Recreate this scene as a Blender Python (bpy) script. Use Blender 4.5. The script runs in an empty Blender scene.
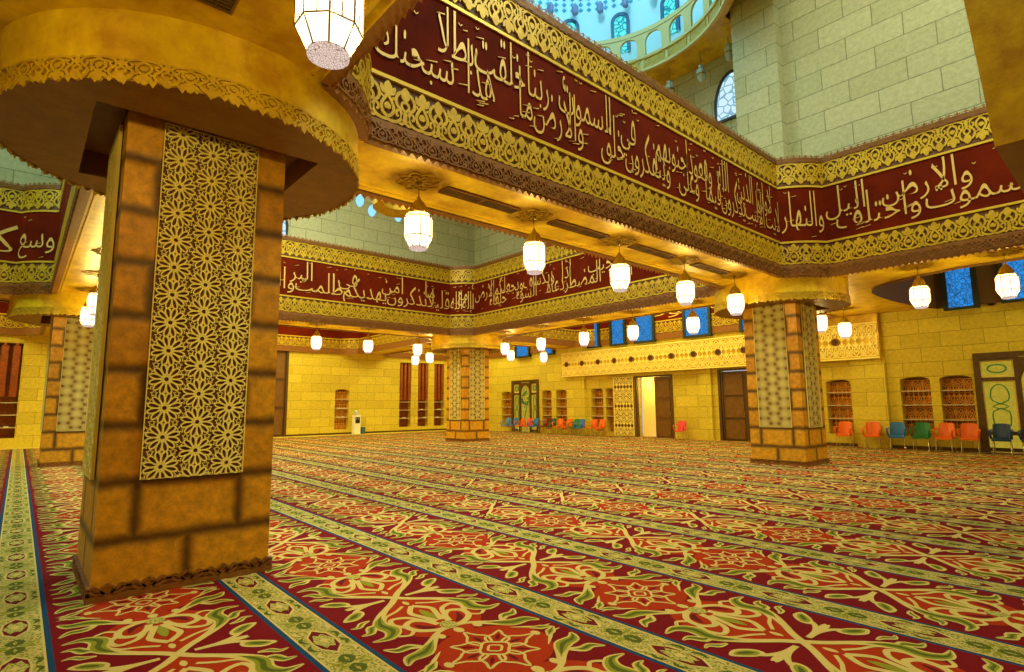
import bpy, math, random
from mathutils import Vector, Matrix
C = bpy.context.scene.collection
scene = bpy.context.scene
PI = math.pi
R = math.radians

# ------------------------------------------------------------------ camera
H = 1.6
cam = bpy.data.cameras.new('camera')
cam.sensor_width = 36.0
cam.lens = 558.56 / 1024 * 36
cam.clip_end = 200
co = bpy.data.objects.new('camera', cam)
C.objects.link(co)
yaw, pit, rol = R(41.2725), R(7.1193), R(-0.4511)
f = Vector((math.sin(yaw) * math.cos(pit), math.cos(yaw) * math.cos(pit), math.sin(pit)))
r = Vector((math.cos(yaw), -math.sin(yaw), 0))
u = r.cross(f)
cr, sr = math.cos(rol), math.sin(rol)
rr = cr * r + sr * u
uu = -sr * r + cr * u
co.matrix_world = Matrix(((rr.x, uu.x, -f.x, 0), (rr.y, uu.y, -f.y, 0), (rr.z, uu.z, -f.z, H), (0, 0, 0, 1)))
scene.camera = co

# ------------------------------------------------------------------ world and exposure
w = bpy.data.worlds.new('world')
scene.world = w
w.use_nodes = True
bg = w.node_tree.nodes['Background']
bg.inputs[0].default_value = (0.75, 0.85, 1.0, 1)
bg.inputs[1].default_value = 0.6
vs = scene.view_settings
vs.view_transform = 'Standard'
vs.look = 'None'
vs.gamma = 1
vs.exposure = 0.0
vs.use_curve_mapping = False
scene.cycles.max_bounces = 7
scene.cycles.diffuse_bounces = 4
scene.cycles.glossy_bounces = 3
scene.cycles.transparent_max_bounces = 10
scene.cycles.use_denoising = True
scene.cycles.sample_clamp_indirect = 6


def lamp(name, kind, loc, power, col, size=0.1, rot=(0, 0, 0), size_y=None, spot=None):
    l = bpy.data.lights.new(name, kind)
    l.energy = power
    l.color = col
    if kind == 'AREA':
        l.size = size
        if size_y:
            l.shape = 'RECTANGLE'
            l.size_y = size_y
    else:
        l.shadow_soft_size = size
    if spot:
        l.spot_size = R(spot)
        l.spot_blend = 0.7
    o = bpy.data.objects.new(name, l)
    o.location = loc
    o.rotation_euler = rot
    C.objects.link(o)
    return o


WARM = (1.0, 0.76, 0.20)
FILL_COL = (0.93, 1.0, 0.72)
L_LANTERN = 112
# added area fills high in the open wells, standing in for daylight
for nm, x, y, z, p, s, c in (('bay_fill_front', 8.5, -0.5, 15.5, 1700, 8, FILL_COL), ('bay_fill_middle', 5.2, 15.0, 12.8, 1700, 6, FILL_COL),
                             ('bay_fill_left', -6, 14.0, 13.8, 1300, 6, (0.7, 1.0, 0.8))):
    lamp(nm, 'AREA', (x, y, z), p, c, s)
# added area fills at the top of the aisle ceiling wells
for nm, x, y, p, sx, sy in (('well_fill_east', 20, 14, 800, 5, 10), ('well_fill_north', 8.5, 27, 1300, 10, 7), ('well_fill_corner', 20, 27, 620, 5, 7),
                            ('well_fill_north_west', -5, 27, 850, 8, 7), ('well_fill_south_east', 20.5, -1.5, 300, 4, 6),
                            ):
    lamp(nm, 'AREA', (x, y, 7.7), p, (1.0, 0.84, 0.26), sx, size_y=sy)
lamp('dome_fill', 'POINT', (11.6, 9.6, 17.8), 650, (0.45, 0.85, 1.0), 1.0)  # added point fill inside the dome, in place of daylight from its windows


# ------------------------------------------------------------------ materials
def rgb(c):
    return (c[0], c[1], c[2], 1)


def mat(name, col, rough=0.6, metal=0.0, noise=None, bump=None, emit=None, spec=0.5):
    """noise = (colour2, scale, low, high); bump = (scale, strength)"""
    m = bpy.data.materials.new(name)
    m.use_nodes = True
    nt = m.node_tree
    b = nt.nodes['Principled BSDF']
    b.inputs['Base Color'].default_value = rgb(col)
    b.inputs['Roughness'].default_value = rough
    b.inputs['Metallic'].default_value = metal
    b.inputs['Specular IOR Level'].default_value = spec
    tc = nt.nodes.new('ShaderNodeTexCoord')
    if noise:
        n = nt.nodes.new('ShaderNodeTexNoise')
        n.inputs['Scale'].default_value = noise[1]
        n.inputs['Detail'].default_value = 6
        n.inputs['Roughness'].default_value = 0.65
        rp = nt.nodes.new('ShaderNodeValToRGB')
        rp.color_ramp.elements[0].position = noise[2]
        rp.color_ramp.elements[1].position = noise[3]
        rp.color_ramp.elements[0].color = rgb(noise[0])
        rp.color_ramp.elements[1].color = rgb(col)
        nt.links.new(tc.outputs['Object'], n.inputs['Vector'])
        nt.links.new(n.outputs['Fac'], rp.inputs['Fac'])
        nt.links.new(rp.outputs['Color'], b.inputs['Base Color'])
    if bump:
        n2 = nt.nodes.new('ShaderNodeTexNoise')
        n2.inputs['Scale'].default_value = bump[0]
        n2.inputs['Detail'].default_value = 5
        bp = nt.nodes.new('ShaderNodeBump')
        bp.inputs['Strength'].default_value = bump[1]
        bp.inputs['Distance'].default_value = 0.02
        nt.links.new(tc.outputs['Object'], n2.inputs['Vector'])
        nt.links.new(n2.outputs['Fac'], bp.inputs['Height'])
        nt.links.new(bp.outputs['Normal'], b.inputs['Normal'])
    if emit:
        b.inputs['Emission Color'].default_value = rgb(emit[0])
        b.inputs['Emission Strength'].default_value = emit[1]
    return m


def brick_mat(name, c1, c2, cm, bw, rh, mortar, smooth, rough=0.75, bump=0.35, mottle=None, metal=0.0):
    m = bpy.data.materials.new(name)
    m.use_nodes = True
    nt = m.node_tree
    b = nt.nodes['Principled BSDF']
    b.inputs['Roughness'].default_value = rough
    b.inputs['Metallic'].default_value = metal
    uv = nt.nodes.new('ShaderNodeUVMap')
    br = nt.nodes.new('ShaderNodeTexBrick')
    br.inputs['Color1'].default_value = rgb(c1)
    br.inputs['Color2'].default_value = rgb(c2)
    br.inputs['Mortar'].default_value = rgb(cm)
    br.inputs['Scale'].default_value = 1
    br.inputs['Mortar Size'].default_value = mortar
    br.inputs['Mortar Smooth'].default_value = smooth
    br.inputs['Brick Width'].default_value = bw
    br.inputs['Row Height'].default_value = rh
    br.offset = 0.5
    # wobble the joints a little
    nz = nt.nodes.new('ShaderNodeTexNoise')
    nz.inputs['Scale'].default_value = 5
    nz.inputs['Detail'].default_value = 5
    mx = nt.nodes.new('ShaderNodeVectorMath')
    mx.operation = 'SCALE'
    mx.inputs['Scale'].default_value = 0.03
    ad = nt.nodes.new('ShaderNodeVectorMath')
    nt.links.new(uv.outputs[0], nz.inputs['Vector'])
    nt.links.new(nz.outputs['Color'], mx.inputs[0])
    nt.links.new(uv.outputs[0], ad.inputs[0])
    nt.links.new(mx.outputs[0], ad.inputs[1])
    nt.links.new(ad.outputs[0], br.inputs['Vector'])
    n = nt.nodes.new('ShaderNodeTexNoise')
    n.inputs['Scale'].default_value = 9
    n.inputs['Detail'].default_value = 8
    n.inputs['Roughness'].default_value = 0.7
    nt.links.new(uv.outputs[0], n.inputs['Vector'])
    rp = nt.nodes.new('ShaderNodeValToRGB')
    rp.color_ramp.elements[0].position = 0.3
    rp.color_ramp.elements[1].position = 0.65
    lo = mottle or 0.72
    rp.color_ramp.elements[0].color = (lo, lo, lo * 0.95, 1)
    rp.color_ramp.elements[1].color = (1, 1, 1, 1)
    nt.links.new(n.outputs['Fac'], rp.inputs['Fac'])
    mul = nt.nodes.new('ShaderNodeMixRGB')
    mul.blend_type = 'MULTIPLY'
    mul.inputs['Fac'].default_value = 1
    nt.links.new(br.outputs['Color'], mul.inputs[1])
    nt.links.new(rp.outputs['Color'], mul.inputs[2])
    nt.links.new(mul.outputs[0], b.inputs['Base Color'])
    sub = nt.nodes.new('ShaderNodeMath')
    sub.operation = 'MULTIPLY_ADD'
    sub.inputs[1].default_value = -1.0
    nt.links.new(br.outputs['Fac'], sub.inputs[0])
    nt.links.new(n.outputs['Fac'], sub.inputs[2])
    bp = nt.nodes.new('ShaderNodeBump')
    bp.inputs['Strength'].default_value = bump
    bp.inputs['Distance'].default_value = 0.03
    nt.links.new(sub.outputs[0], bp.inputs['Height'])
    nt.links.new(bp.outputs['Normal'], b.inputs['Normal'])
    return m


M = {}
M['stone'] = brick_mat('limestone_lamp_tint', (0.86, 0.70, 0.070), (0.72, 0.57, 0.050), (0.46, 0.34, 0.025), 1.15, 0.5, 0.012, 0.3)  # yellow lamp light is put into this limestone colour
M['stone_up'] = brick_mat('limestone_upper', (0.50, 0.50, 0.30), (0.42, 0.43, 0.24), (0.24, 0.25, 0.13), 1.25, 0.58, 0.015, 0.3)  # same limestone without the yellow, greenish upper light put into its colour
M['pillar'] = brick_mat('pillar_block', (0.86, 0.40, 0.012), (0.66, 0.28, 0.008), (0.15, 0.058, 0.004), 0.84, 0.49, 0.095, 1.0, rough=0.45, bump=0.25, mottle=0.5, metal=0.1)
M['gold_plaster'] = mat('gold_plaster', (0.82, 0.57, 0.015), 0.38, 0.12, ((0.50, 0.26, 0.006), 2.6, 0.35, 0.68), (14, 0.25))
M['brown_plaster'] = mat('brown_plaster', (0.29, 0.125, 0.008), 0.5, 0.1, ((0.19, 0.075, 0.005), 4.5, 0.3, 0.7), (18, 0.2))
M['gold'] = mat('gold_relief', (0.64, 0.42, 0.018), 0.45, 0.25, ((0.46, 0.27, 0.010), 6, 0.3, 0.6))
M['gold_pale'] = mat('gold_pale_lattice', (0.98, 0.82, 0.22), 0.5, 0.0)
M['gold_line'] = mat('gold_line', (0.74, 0.50, 0.04), 0.35, 0.3)
M['bronze'] = mat('bronze_relief', (0.30, 0.12, 0.018), 0.5, 0.2, ((0.20, 0.07, 0.01), 8, 0.3, 0.7))
M['ground'] = mat('dark_frieze_ground', (0.12, 0.042, 0.006), 0.6)
M['red'] = mat('crimson_frieze', (0.16, 0.014, 0.0008), 0.85, 0.0, ((0.085, 0.006, 0.001), 1.5, 0.3, 0.7), spec=0.08)
M['script'] = mat('gold_script', (0.80, 0.52, 0.14), 0.4, 0.2)
M['dark_board'] = mat('shaded_well_plaster', (0.12, 0.055, 0.008), 0.6)  # brown plaster made dark to carry the shade of the unlit well
M['recess'] = mat('opening_shade', (0.06, 0.022, 0.004), 0.7)
M['wood'] = mat('dark_wood', (0.13, 0.06, 0.012), 0.45, 0.0, ((0.07, 0.03, 0.006), 9, 0.3, 0.7))
M['wood_mid'] = mat('brown_wood', (0.22, 0.105, 0.02), 0.45, 0.0, ((0.15, 0.06, 0.01), 7, 0.3, 0.7))
M['wood_red'] = mat('carved_red_wood', (0.42, 0.10, 0.015), 0.5, 0.0, ((0.25, 0.045, 0.01), 12, 0.35, 0.6))
M['shelf'] = mat('shelf_edge', (0.62, 0.50, 0.34), 0.5)
M['paper'] = mat('white_paper', (0.85, 0.82, 0.7), 0.6)
M['grille'] = mat('vent_grille', (0.05, 0.028, 0.008), 0.5, 0.4)
M['steel'] = mat('steel_leg', (0.75, 0.72, 0.62), 0.25, 0.9)
M['white'] = mat('white_plastic', (0.95, 0.95, 0.92), 0.4)
M['black'] = mat('black_plastic', (0.02, 0.02, 0.025), 0.3)
M['lead'] = mat('lantern_frame', (0.30, 0.18, 0.05), 0.4, 0.6)
M['dome'] = mat('pale_blue_dome_plaster', (0.55, 0.78, 0.85), 0.7)
M['cream'] = mat('balcony_cream', (0.62, 0.52, 0.20), 0.55)
for nm, c in (('c_orange', (0.85, 0.16, 0.015)), ('c_blue', (0.03, 0.17, 0.62)), ('c_green', (0.01, 0.19, 0.07)), ('c_navy', (0.012, 0.055, 0.22)),
              ('c_pink', (0.78, 0.06, 0.08)), ('c_maroon', (0.22, 0.02, 0.02)), ('c_lightblue', (0.10, 0.30, 0.75)), ('c_darkgreen', (0.01, 0.09, 0.045))):
    M[nm] = mat(nm[2:] + '_plastic', c, 0.28)


def glass_emit(name, col, strength, trans):
    m = bpy.data.materials.new(name)
    m.use_nodes = True
    nt = m.node_tree
    nt.nodes.clear()
    out = nt.nodes.new('ShaderNodeOutputMaterial')
    e = nt.nodes.new('ShaderNodeEmission')
    e.inputs[0].default_value = rgb(col)
    e.inputs[1].default_value = strength
    t = nt.nodes.new('ShaderNodeBsdfTransparent')
    mx = nt.nodes.new('ShaderNodeMixShader')
    mx.inputs[0].default_value = 1 - trans
    nt.links.new(t.outputs[0], mx.inputs[1])
    nt.links.new(e.outputs[0], mx.inputs[2])
    nt.links.new(mx.outputs[0], out.inputs[0])
    return m


M['lamp_glass'] = glass_emit('lit_white_glass', (1.0, 0.93, 0.66), 2.6, 0.45)


def stained(name, base, line, strength, scale):
    m = bpy.data.materials.new(name)
    m.use_nodes = True
    nt = m.node_tree
    nt.nodes.clear()
    out = nt.nodes.new('ShaderNodeOutputMaterial')
    e = nt.nodes.new('ShaderNodeEmission')
    e.inputs[1].default_value = strength
    tc = nt.nodes.new('ShaderNodeTexCoord')
    v = nt.nodes.new('ShaderNodeTexVoronoi')
    v.feature = 'DISTANCE_TO_EDGE'
    v.inputs['Scale'].default_value = scale
    rp = nt.nodes.new('ShaderNodeValToRGB')
    rp.color_ramp.elements[0].position = 0.03
    rp.color_ramp.elements[1].position = 0.09
    rp.color_ramp.elements[0].color = rgb(line)
    rp.color_ramp.elements[1].color = rgb(base)
    nt.links.new(tc.outputs['Object'], v.inputs['Vector'])
    nt.links.new(v.outputs['Distance'], rp.inputs['Fac'])
    nt.links.new(rp.outputs['Color'], e.inputs[0])
    nt.links.new(e.outputs[0], out.inputs[0])
    return m


M['blue_glass'] = stained('blue_lattice_glass', (0.03, 0.27, 0.75), (0.02, 0.10, 0.28), 1.0, 7)
M['dome_glass'] = stained('turquoise_window_glass', (0.10, 0.75, 0.75), (0.02, 0.25, 0.35), 1.3, 5)
M['pale_glass'] = stained('pale_window_glass', (0.55, 0.75, 0.85), (0.15, 0.35, 0.45), 1.2, 4)
M['door_glass'] = stained('yellow_door_glass', (0.70, 0.50, 0.04), (0.58, 0.42, 0.03), 0.6, 5)
M['leaf_glass'] = mat('green_leaf_glass', (0.03, 0.16, 0.03), 0.3, emit=((0.04, 0.20, 0.03), 0.25))
M['pierced'] = stained('lit_pierced_base', (0.95, 0.72, 0.62), (0.30, 0.18, 0.12), 0.9, 55)
M['globe'] = glass_emit('pale_blue_globe_glass', (0.25, 0.62, 1.0), 1.4, 0.1)
M['room_glow'] = mat('lit_room_wall', (0.95, 0.75, 0.25), 0.8, emit=((1.0, 0.7, 0.15), 0.15))  # wall glows faintly itself, standing in for the room's light


# ------------------------------------------------------------------ mesh builder
class MB:
    def __init__(s):
        s.v = []
        s.f = []
        s.uv = []
        s.mi = []

    def face(s, pts, uvs=None, mi=0):
        n = len(s.v)
        s.v.extend(pts)
        s.f.append(tuple(range(n, n + len(pts))))
        s.uv.append(uvs or [(0, 0)] * len(pts))
        s.mi.append(mi)

    def quad_uv(s, pts, mi=0):
        """uv in metres: u along the horizontal, v = z (or x, y when flat)"""
        a, b, c = Vector(pts[0]), Vector(pts[1]), Vector(pts[2])
        n = (b - a).cross(c - a)
        if abs(n.z) > 0.7 * n.length:
            uvs = [(p[0], p[1]) for p in pts]
        elif abs(n.y) >= abs(n.x):
            uvs = [(p[0], p[2]) for p in pts]
        else:
            uvs = [(p[1], p[2]) for p in pts]
        s.face(pts, uvs, mi)

    def box(s, x0, x1, y0, y1, z0, z1, mi=0, skip=''):
        P = [(x0, y0, z0), (x1, y0, z0), (x1, y1, z0), (x0, y1, z0), (x0, y0, z1), (x1, y0, z1), (x1, y1, z1), (x0, y1, z1)]
        for k, q in (('b', (0, 3, 2, 1)), ('t', (4, 5, 6, 7)), ('s', (0, 1, 5, 4)), ('e', (1, 2, 6, 5)), ('n', (2, 3, 7, 6)), ('w', (3, 0, 4, 7))):
            if k not in skip:
                s.quad_uv([P[i] for i in q], mi)

    def lathe(s, prof, n=32, cx=0, cy=0, mi=0, a0=0.0, smooth_uv=False):
        for i in range(n):
            a, b = a0 + 2 * PI * i / n, a0 + 2 * PI * (i + 1) / n
            for (r0, z0), (r1, z1) in zip(prof[:-1], prof[1:]):
                p = [(cx + r0 * math.cos(a), cy + r0 * math.sin(a), z0), (cx + r0 * math.cos(b), cy + r0 * math.sin(b), z0),
                     (cx + r1 * math.cos(b), cy + r1 * math.sin(b), z1), (cx + r1 * math.cos(a), cy + r1 * math.sin(a), z1)]
                if r0 < 1e-6:
                    p = p[1:]
                elif r1 < 1e-6:
                    p = p[:3]
                s.face(p, [(a * r0, q[2]) for q in p], mi)

    def tube(s, pts, rad, n=6, mi=0, closed=False):
        pts = [Vector(p) for p in pts]
        rings = []
        m = len(pts)
        for i, p in enumerate(pts):
            if closed:
                d = pts[(i + 1) % m] - pts[i - 1]
            else:
                d = pts[min(i + 1, m - 1)] - pts[max(i - 1, 0)]
            d.normalize()
            up = Vector((0, 0, 1)) if abs(d.z) < 0.9 else Vector((1, 0, 0))
            x = d.cross(up).normalized()
            y = d.cross(x)
            rd = rad[i] if isinstance(rad, (list, tuple)) else rad
            rings.append([tuple(p + rd * (math.cos(2 * PI * k / n) * x + math.sin(2 * PI * k / n) * y)) for k in range(n)])
        for i in range(m if closed else m - 1):
            A, B = rings[i], rings[(i + 1) % m]
            for k in range(n):
                s.face([A[k], A[(k + 1) % n], B[(k + 1) % n], B[k]], None, mi)
        if not closed:
            s.face(rings[0][::-1], None, mi)
            s.face(rings[-1], None, mi)

    def ribbon(s, pts, wid, T, d0, d1, closed=False, mi=0, sides=True):
        """raised band along 2-D pts; T maps (u, v, d) to a point"""
        n = len(pts)
        L, Rt = [], []
        for i in range(n):
            if closed:
                a, b = pts[i - 1], pts[(i + 1) % n]
            else:
                a, b = pts[max(i - 1, 0)], pts[min(i + 1, n - 1)]
            dx, dy = b[0] - a[0], b[1] - a[1]
            l = math.hypot(dx, dy) or 1
            wv = (wid[i] if isinstance(wid, (list, tuple)) else wid) / 2
            L.append((pts[i][0] - dy / l * wv, pts[i][1] + dx / l * wv))
            Rt.append((pts[i][0] + dy / l * wv, pts[i][1] - dx / l * wv))
        tL = [T(p[0], p[1], d1) for p in L]
        tR = [T(p[0], p[1], d1) for p in Rt]
        if sides:
            bL = [T(p[0], p[1], d0) for p in L]
            bR = [T(p[0], p[1], d0) for p in Rt]
        for i in range(n if closed else n - 1):
            j = (i + 1) % n
            s.face([tR[i], tR[j], tL[j], tL[i]], None, mi)
            if sides:
                s.face([bR[i], bR[j], tR[j], tR[i]], None, mi)
                s.face([tL[i], tL[j], bL[j], bL[i]], None, mi)

    def build(s, name, mats, parent=None, smooth=False):
        me = bpy.data.meshes.new(name)
        me.from_pydata([tuple(p) for p in s.v], [], s.f)
        ul = me.uv_layers.new(name='UVMap')
        flat = []
        for u in s.uv:
            for q in u:
                flat.extend(q)
        ul.data.foreach_set('uv', flat)
        if not isinstance(mats, (list, tuple)):
            mats = [mats]
        for m in mats:
            me.materials.append(m)
        me.polygons.foreach_set('material_index', s.mi)
        if smooth:
            me.polygons.foreach_set('use_smooth', [True] * len(s.f))
        me.update()
        o = bpy.data.objects.new(name, me)
        C.objects.link(o)
        if parent:
            o.parent = parent
        return o


def smooth_pts(p, n=4, closed=False):
    """Catmull-Rom through the points"""
    out = []
    m = len(p)
    rng = range(m) if closed else range(m - 1)
    for i in rng:
        if closed:
            a, b, c, d = p[i - 1], p[i], p[(i + 1) % m], p[(i + 2) % m]
        else:
            a, b, c, d = p[max(i - 1, 0)], p[i], p[i + 1], p[min(i + 2, m - 1)]
        for k in range(n):
            t = k / n
            out.append(tuple(0.5 * (2 * b[j] + (c[j] - a[j]) * t + (2 * a[j] - 5 * b[j] + 4 * c[j] - d[j]) * t * t + (3 * b[j] - a[j] - 3 * c[j] + d[j]) * t ** 3) for j in range(len(b))))
    if not closed:
        out.append(tuple(p[-1]))
    return out


def tag(o, label=None, cat=None, group=None, kind=None):
    if label:
        o['label'] = label
    if cat:
        o['category'] = cat
    if group:
        o['group'] = group
    if kind:
        o['kind'] = kind
    return o


def empty(name, loc=(0, 0, 0), rz=0):
    o = bpy.data.objects.new(name, None)
    o.location = loc
    o.rotation_euler = (0, 0, rz)
    o.empty_display_size = 0.2
    C.objects.link(o)
    return o


def kids(o):
    return [c for c in bpy.data.objects if c.parent is o]


def copy_tree(o, loc=None, rz=None, parent=None, table=None):
    c = o.copy()
    C.objects.link(c)
    if parent:
        c.parent = parent
    if loc is not None:
        c.location = loc
    if rz is not None:
        c.rotation_euler = (0, 0, rz)
    if table is None:
        table = {}
        for q in bpy.data.objects:
            if q.parent:
                table.setdefault(q.parent.name, []).append(q)
    for ch in table.get(o.name, []):
        copy_tree(ch, parent=c, table=table)
    return c


# ------------------------------------------------------------------ ornament tiles (unit square, mirrored about u = 0 and u = .5)
def leafw(n, w):
    return [w * max(0.08, math.sin(PI * (i + 0.35) / (n - 0.3))) for i in range(n)]


def tile_strokes(detail=3):
    S = []

    def add(pts, w, closed=False, leaf=False):
        q = smooth_pts(pts, detail, closed)
        wd = leafw(len(q), w) if leaf else w
        S.append((q, wd, closed))
        S.append(([(-a, b) for a, b in q][::-1], wd[::-1] if leaf else wd, closed))
    add([(0.0, 0.10), (0.13, 0.20), (0.17, 0.36), (0.10, 0.52), (0.0, 0.66)], 0.075)
    add([(0.0, 0.58), (0.03, 0.80), (0.0, 1.0)], 0.17, leaf=True)
    add([(0.02, 0.66), (0.13, 0.74), (0.20, 0.88)], 0.13, leaf=True)
    add([(0.0, 0.30), (0.045, 0.36), (0.0, 0.46)], 0.10, leaf=True)
    add([(0.0, 0.04), (0.14, 0.02), (0.30, 0.07), (0.40, 0.20), (0.36, 0.38), (0.25, 0.50), (0.24, 0.66), (0.33, 0.80), (0.46, 0.84)], 0.075)
    add([(0.36, 0.38), (0.27, 0.34), (0.25, 0.24), (0.31, 0.20)], 0.06)
    add([(0.25, 0.55), (0.17, 0.60), (0.12, 0.54)], 0.07, leaf=True)
    add([(0.5, 0.98), (0.44, 0.80), (0.5, 0.60)], 0.14, leaf=True)
    add([(0.5, 0.62), (0.41, 0.56), (0.40, 0.46), (0.5, 0.36)], 0.065)
    add([(0.5, 0.36), (0.47, 0.22), (0.5, 0.04)], 0.13, leaf=True)
    add([(0.5, 0.10), (0.40, 0.03), (0.30, 0.05)], 0.07, leaf=True)
    return S


TILE3, TILE2, TILE1 = tile_strokes(4), tile_strokes(2), tile_strokes(1)


def arabesque(mb, T, u0, u1, v0, v1, tw, d0, d1, flip=False, tile=TILE2, mi=0, sides=True, wmul=1.0):
    n = max(1, round((u1 - u0) / tw))
    tw = (u1 - u0) / n
    hh = v1 - v0
    for k in range(n):
        c = u0 + (k + 0.5) * tw
        for si, (q, wd, cl) in enumerate(tile):
            pts = [(c + a * tw, (v1 - b * hh) if flip else (v0 + b * hh)) for a, b in q]
            sc = min(tw, hh) * wmul
            ww = [x * sc for x in wd] if isinstance(wd, list) else wd * sc
            mb.ribbon(pts, ww, T, d0, d1 + 0.0004 * (si % 5), cl, mi, sides)


def plane_T(o, du, dn):
    """o origin, du unit horizontal direction, dn unit normal; v is z"""
    ox, oy, oz = o

    def T(a, b, d):
        return (ox + du[0] * a + dn[0] * d, oy + du[1] * a + dn[1] * d, oz + b)
    return T


# ------------------------------------------------------------------ arabic lettering
_JOIN = {}


def _reg(ch, iso, fin, ini=None, med=None):
    _JOIN[ch] = (iso, fin, ini, med)


for ch, base, dual in (('\u0621', 0xFE80, 0), ('\u0622', 0xFE81, 1), ('\u0623', 0xFE83, 1), ('\u0624', 0xFE85, 1), ('\u0625', 0xFE87, 1), ('\u0626', 0xFE89, 2),
                       ('\u0627', 0xFE8D, 1), ('\u0628', 0xFE8F, 2), ('\u0629', 0xFE93, 1), ('\u062A', 0xFE95, 2), ('\u062B', 0xFE99, 2), ('\u062C', 0xFE9D, 2),
                       ('\u062D', 0xFEA1, 2), ('\u062E', 0xFEA5, 2), ('\u062F', 0xFEA9, 1), ('\u0630', 0xFEAB, 1), ('\u0631', 0xFEAD, 1), ('\u0632', 0xFEAF, 1),
                       ('\u0633', 0xFEB1, 2), ('\u0634', 0xFEB5, 2), ('\u0635', 0xFEB9, 2), ('\u0636', 0xFEBD, 2), ('\u0637', 0xFEC1, 2), ('\u0638', 0xFEC5, 2),
                       ('\u0639', 0xFEC9, 2), ('\u063A', 0xFECD, 2), ('\u0641', 0xFED1, 2), ('\u0642', 0xFED5, 2), ('\u0643', 0xFED9, 2), ('\u0644', 0xFEDD, 2),
                       ('\u0645', 0xFEE1, 2), ('\u0646', 0xFEE5, 2), ('\u0647', 0xFEE9, 2), ('\u0648', 0xFEED, 1), ('\u0649', 0xFEEF, 1), ('\u064A', 0xFEF1, 2)):
    if dual == 0:
        _reg(ch, chr(base), chr(base))
    elif dual == 1:
        _reg(ch, chr(base), chr(base + 1))
    else:
        _reg(ch, chr(base), chr(base + 1), chr(base + 2), chr(base + 3))
_LA = {'\u0622': 0xFEF5, '\u0623': 0xFEF7, '\u0625': 0xFEF9, '\u0627': 0xFEFB}


def shape(word):
    out = []
    i = 0
    prev = False
    while i < len(word):
        ch = word[i]
        nxt = word[i + 1] if i + 1 < len(word) else ''
        if ch == '\u0644' and nxt in _LA:
            out.append(chr(_LA[nxt] + (1 if prev else 0)))
            prev = False
            i += 2
            continue
        iso, fin, ini, med = _JOIN[ch]
        join_next = ini is not None and nxt in _JOIN and nxt != '\u0621'
        if prev and join_next:
            out.append(med)
        elif prev:
            out.append(fin)
        elif join_next:
            out.append(ini)
        else:
            out.append(iso)
        prev = join_next
        i += 1
    return ''.join(out[::-1])


_wcache = {}


def word_mesh(word):
    """2-D triangles of one shaped word, stretched upward like monumental script"""
    if word in _wcache:
        return _wcache[word]
    c = bpy.data.curves.new('letters', 'FONT')
    c.body = shape(word)
    c.size = 1
    c.resolution_u = 3
    c.offset = -0.006
    o = bpy.data.objects.new('letters', c)
    C.objects.link(o)
    dg = bpy.context.evaluated_depsgraph_get()
    me = bpy.data.meshes.new_from_object(o.evaluated_get(dg))
    vs_ = []
    for v in me.vertices:
        x, y = v.co.x, v.co.y
        if y > 0.28:
            y = 0.28 + (y - 0.28) * 2.3
        vs_.append((x, y))
    fs = [tuple(p.vertices) for p in me.polygons]
    bpy.data.objects.remove(o)
    bpy.data.curves.remove(c)
    bpy.data.meshes.remove(me)
    xs = [a for a, b in vs_]
    res = (vs_, fs, min(xs), max(xs))
    _wcache[word] = res
    return res


def inscription(mb, T, u0, u1, v0, v1, words, d):
    """words run right to left, stacked on two levels that overlap"""
    W = [word_mesh(x) for x in words]
    n = len(W)
    wid = [a[3] - a[2] for a in W]
    # advance: each word starts where about half of its neighbour ends
    pos, x = [], 0.0
    for k in range(n):
        pos.append(x)
        x += wid[k] * (0.56 if k < n - 1 else 1.0)
        if k < n - 1:
            x = max(x, pos[k] + wid[k] - 0.75 * wid[k + 1])
            if k >= 1:
                x = max(x, pos[k - 1] + wid[k - 1] + 0.05)
    tot = max(pos[k] + wid[k] for k in range(n))
    sx = (u1 - u0) / tot
    hgt = v1 - v0
    sy = hgt / (2.12 if n > 1 else 1.85)
    for k, (vv, ff, a, b) in enumerate(W):
        x0 = u1 - (pos[k] + wid[k]) * sx
        lift = hgt * ((0.46 if k % 2 else 0.16) if n > 1 else 0.26)
        lim = hgt * 0.98
        m = len(mb.v)
        for (px, py) in vv:
            mb.v.append(T(x0 + (px - a) * sx, v0 + max(0.015, min(lim, lift + py * sy)), d))
        for q in ff:
            mb.f.append(tuple(m + i for i in q))
            mb.uv.append([(0, 0)] * len(q))
            mb.mi.append(0)
        rnd = random.Random(k * 7 + n)
        for q in range(5):
            xx = x0 + rnd.uniform(0.1, 0.9) * wid[k] * sx
            yy = v0 + hgt * (rnd.uniform(0.72, 0.95) if q % 2 else rnd.uniform(0.05, 0.42))
            l_ = rnd.uniform(0.04, 0.09)
            if q == 3:
                mb.ribbon(smooth_pts([(xx - 0.03, yy + 0.03), (xx, yy), (xx + 0.03, yy + 0.03)], 2), 0.012, T, 0, d)
            else:
                mb.ribbon([(xx - l_, yy), (xx + l_, yy + l_ * 0.45)], [0.006, 0.016], T, 0, d)


# ------------------------------------------------------------------ ceiling wells: frieze rings
ZB, ZT, ZS = 4.76, 7.86, 4.83
AR = 1.8
ACUT = math.sqrt(AR * AR - 0.81 * 0.81) - 0.81
A0 = math.asin(0.81 / AR)
ALEN = AR * (PI / 2 - 2 * A0)


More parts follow.
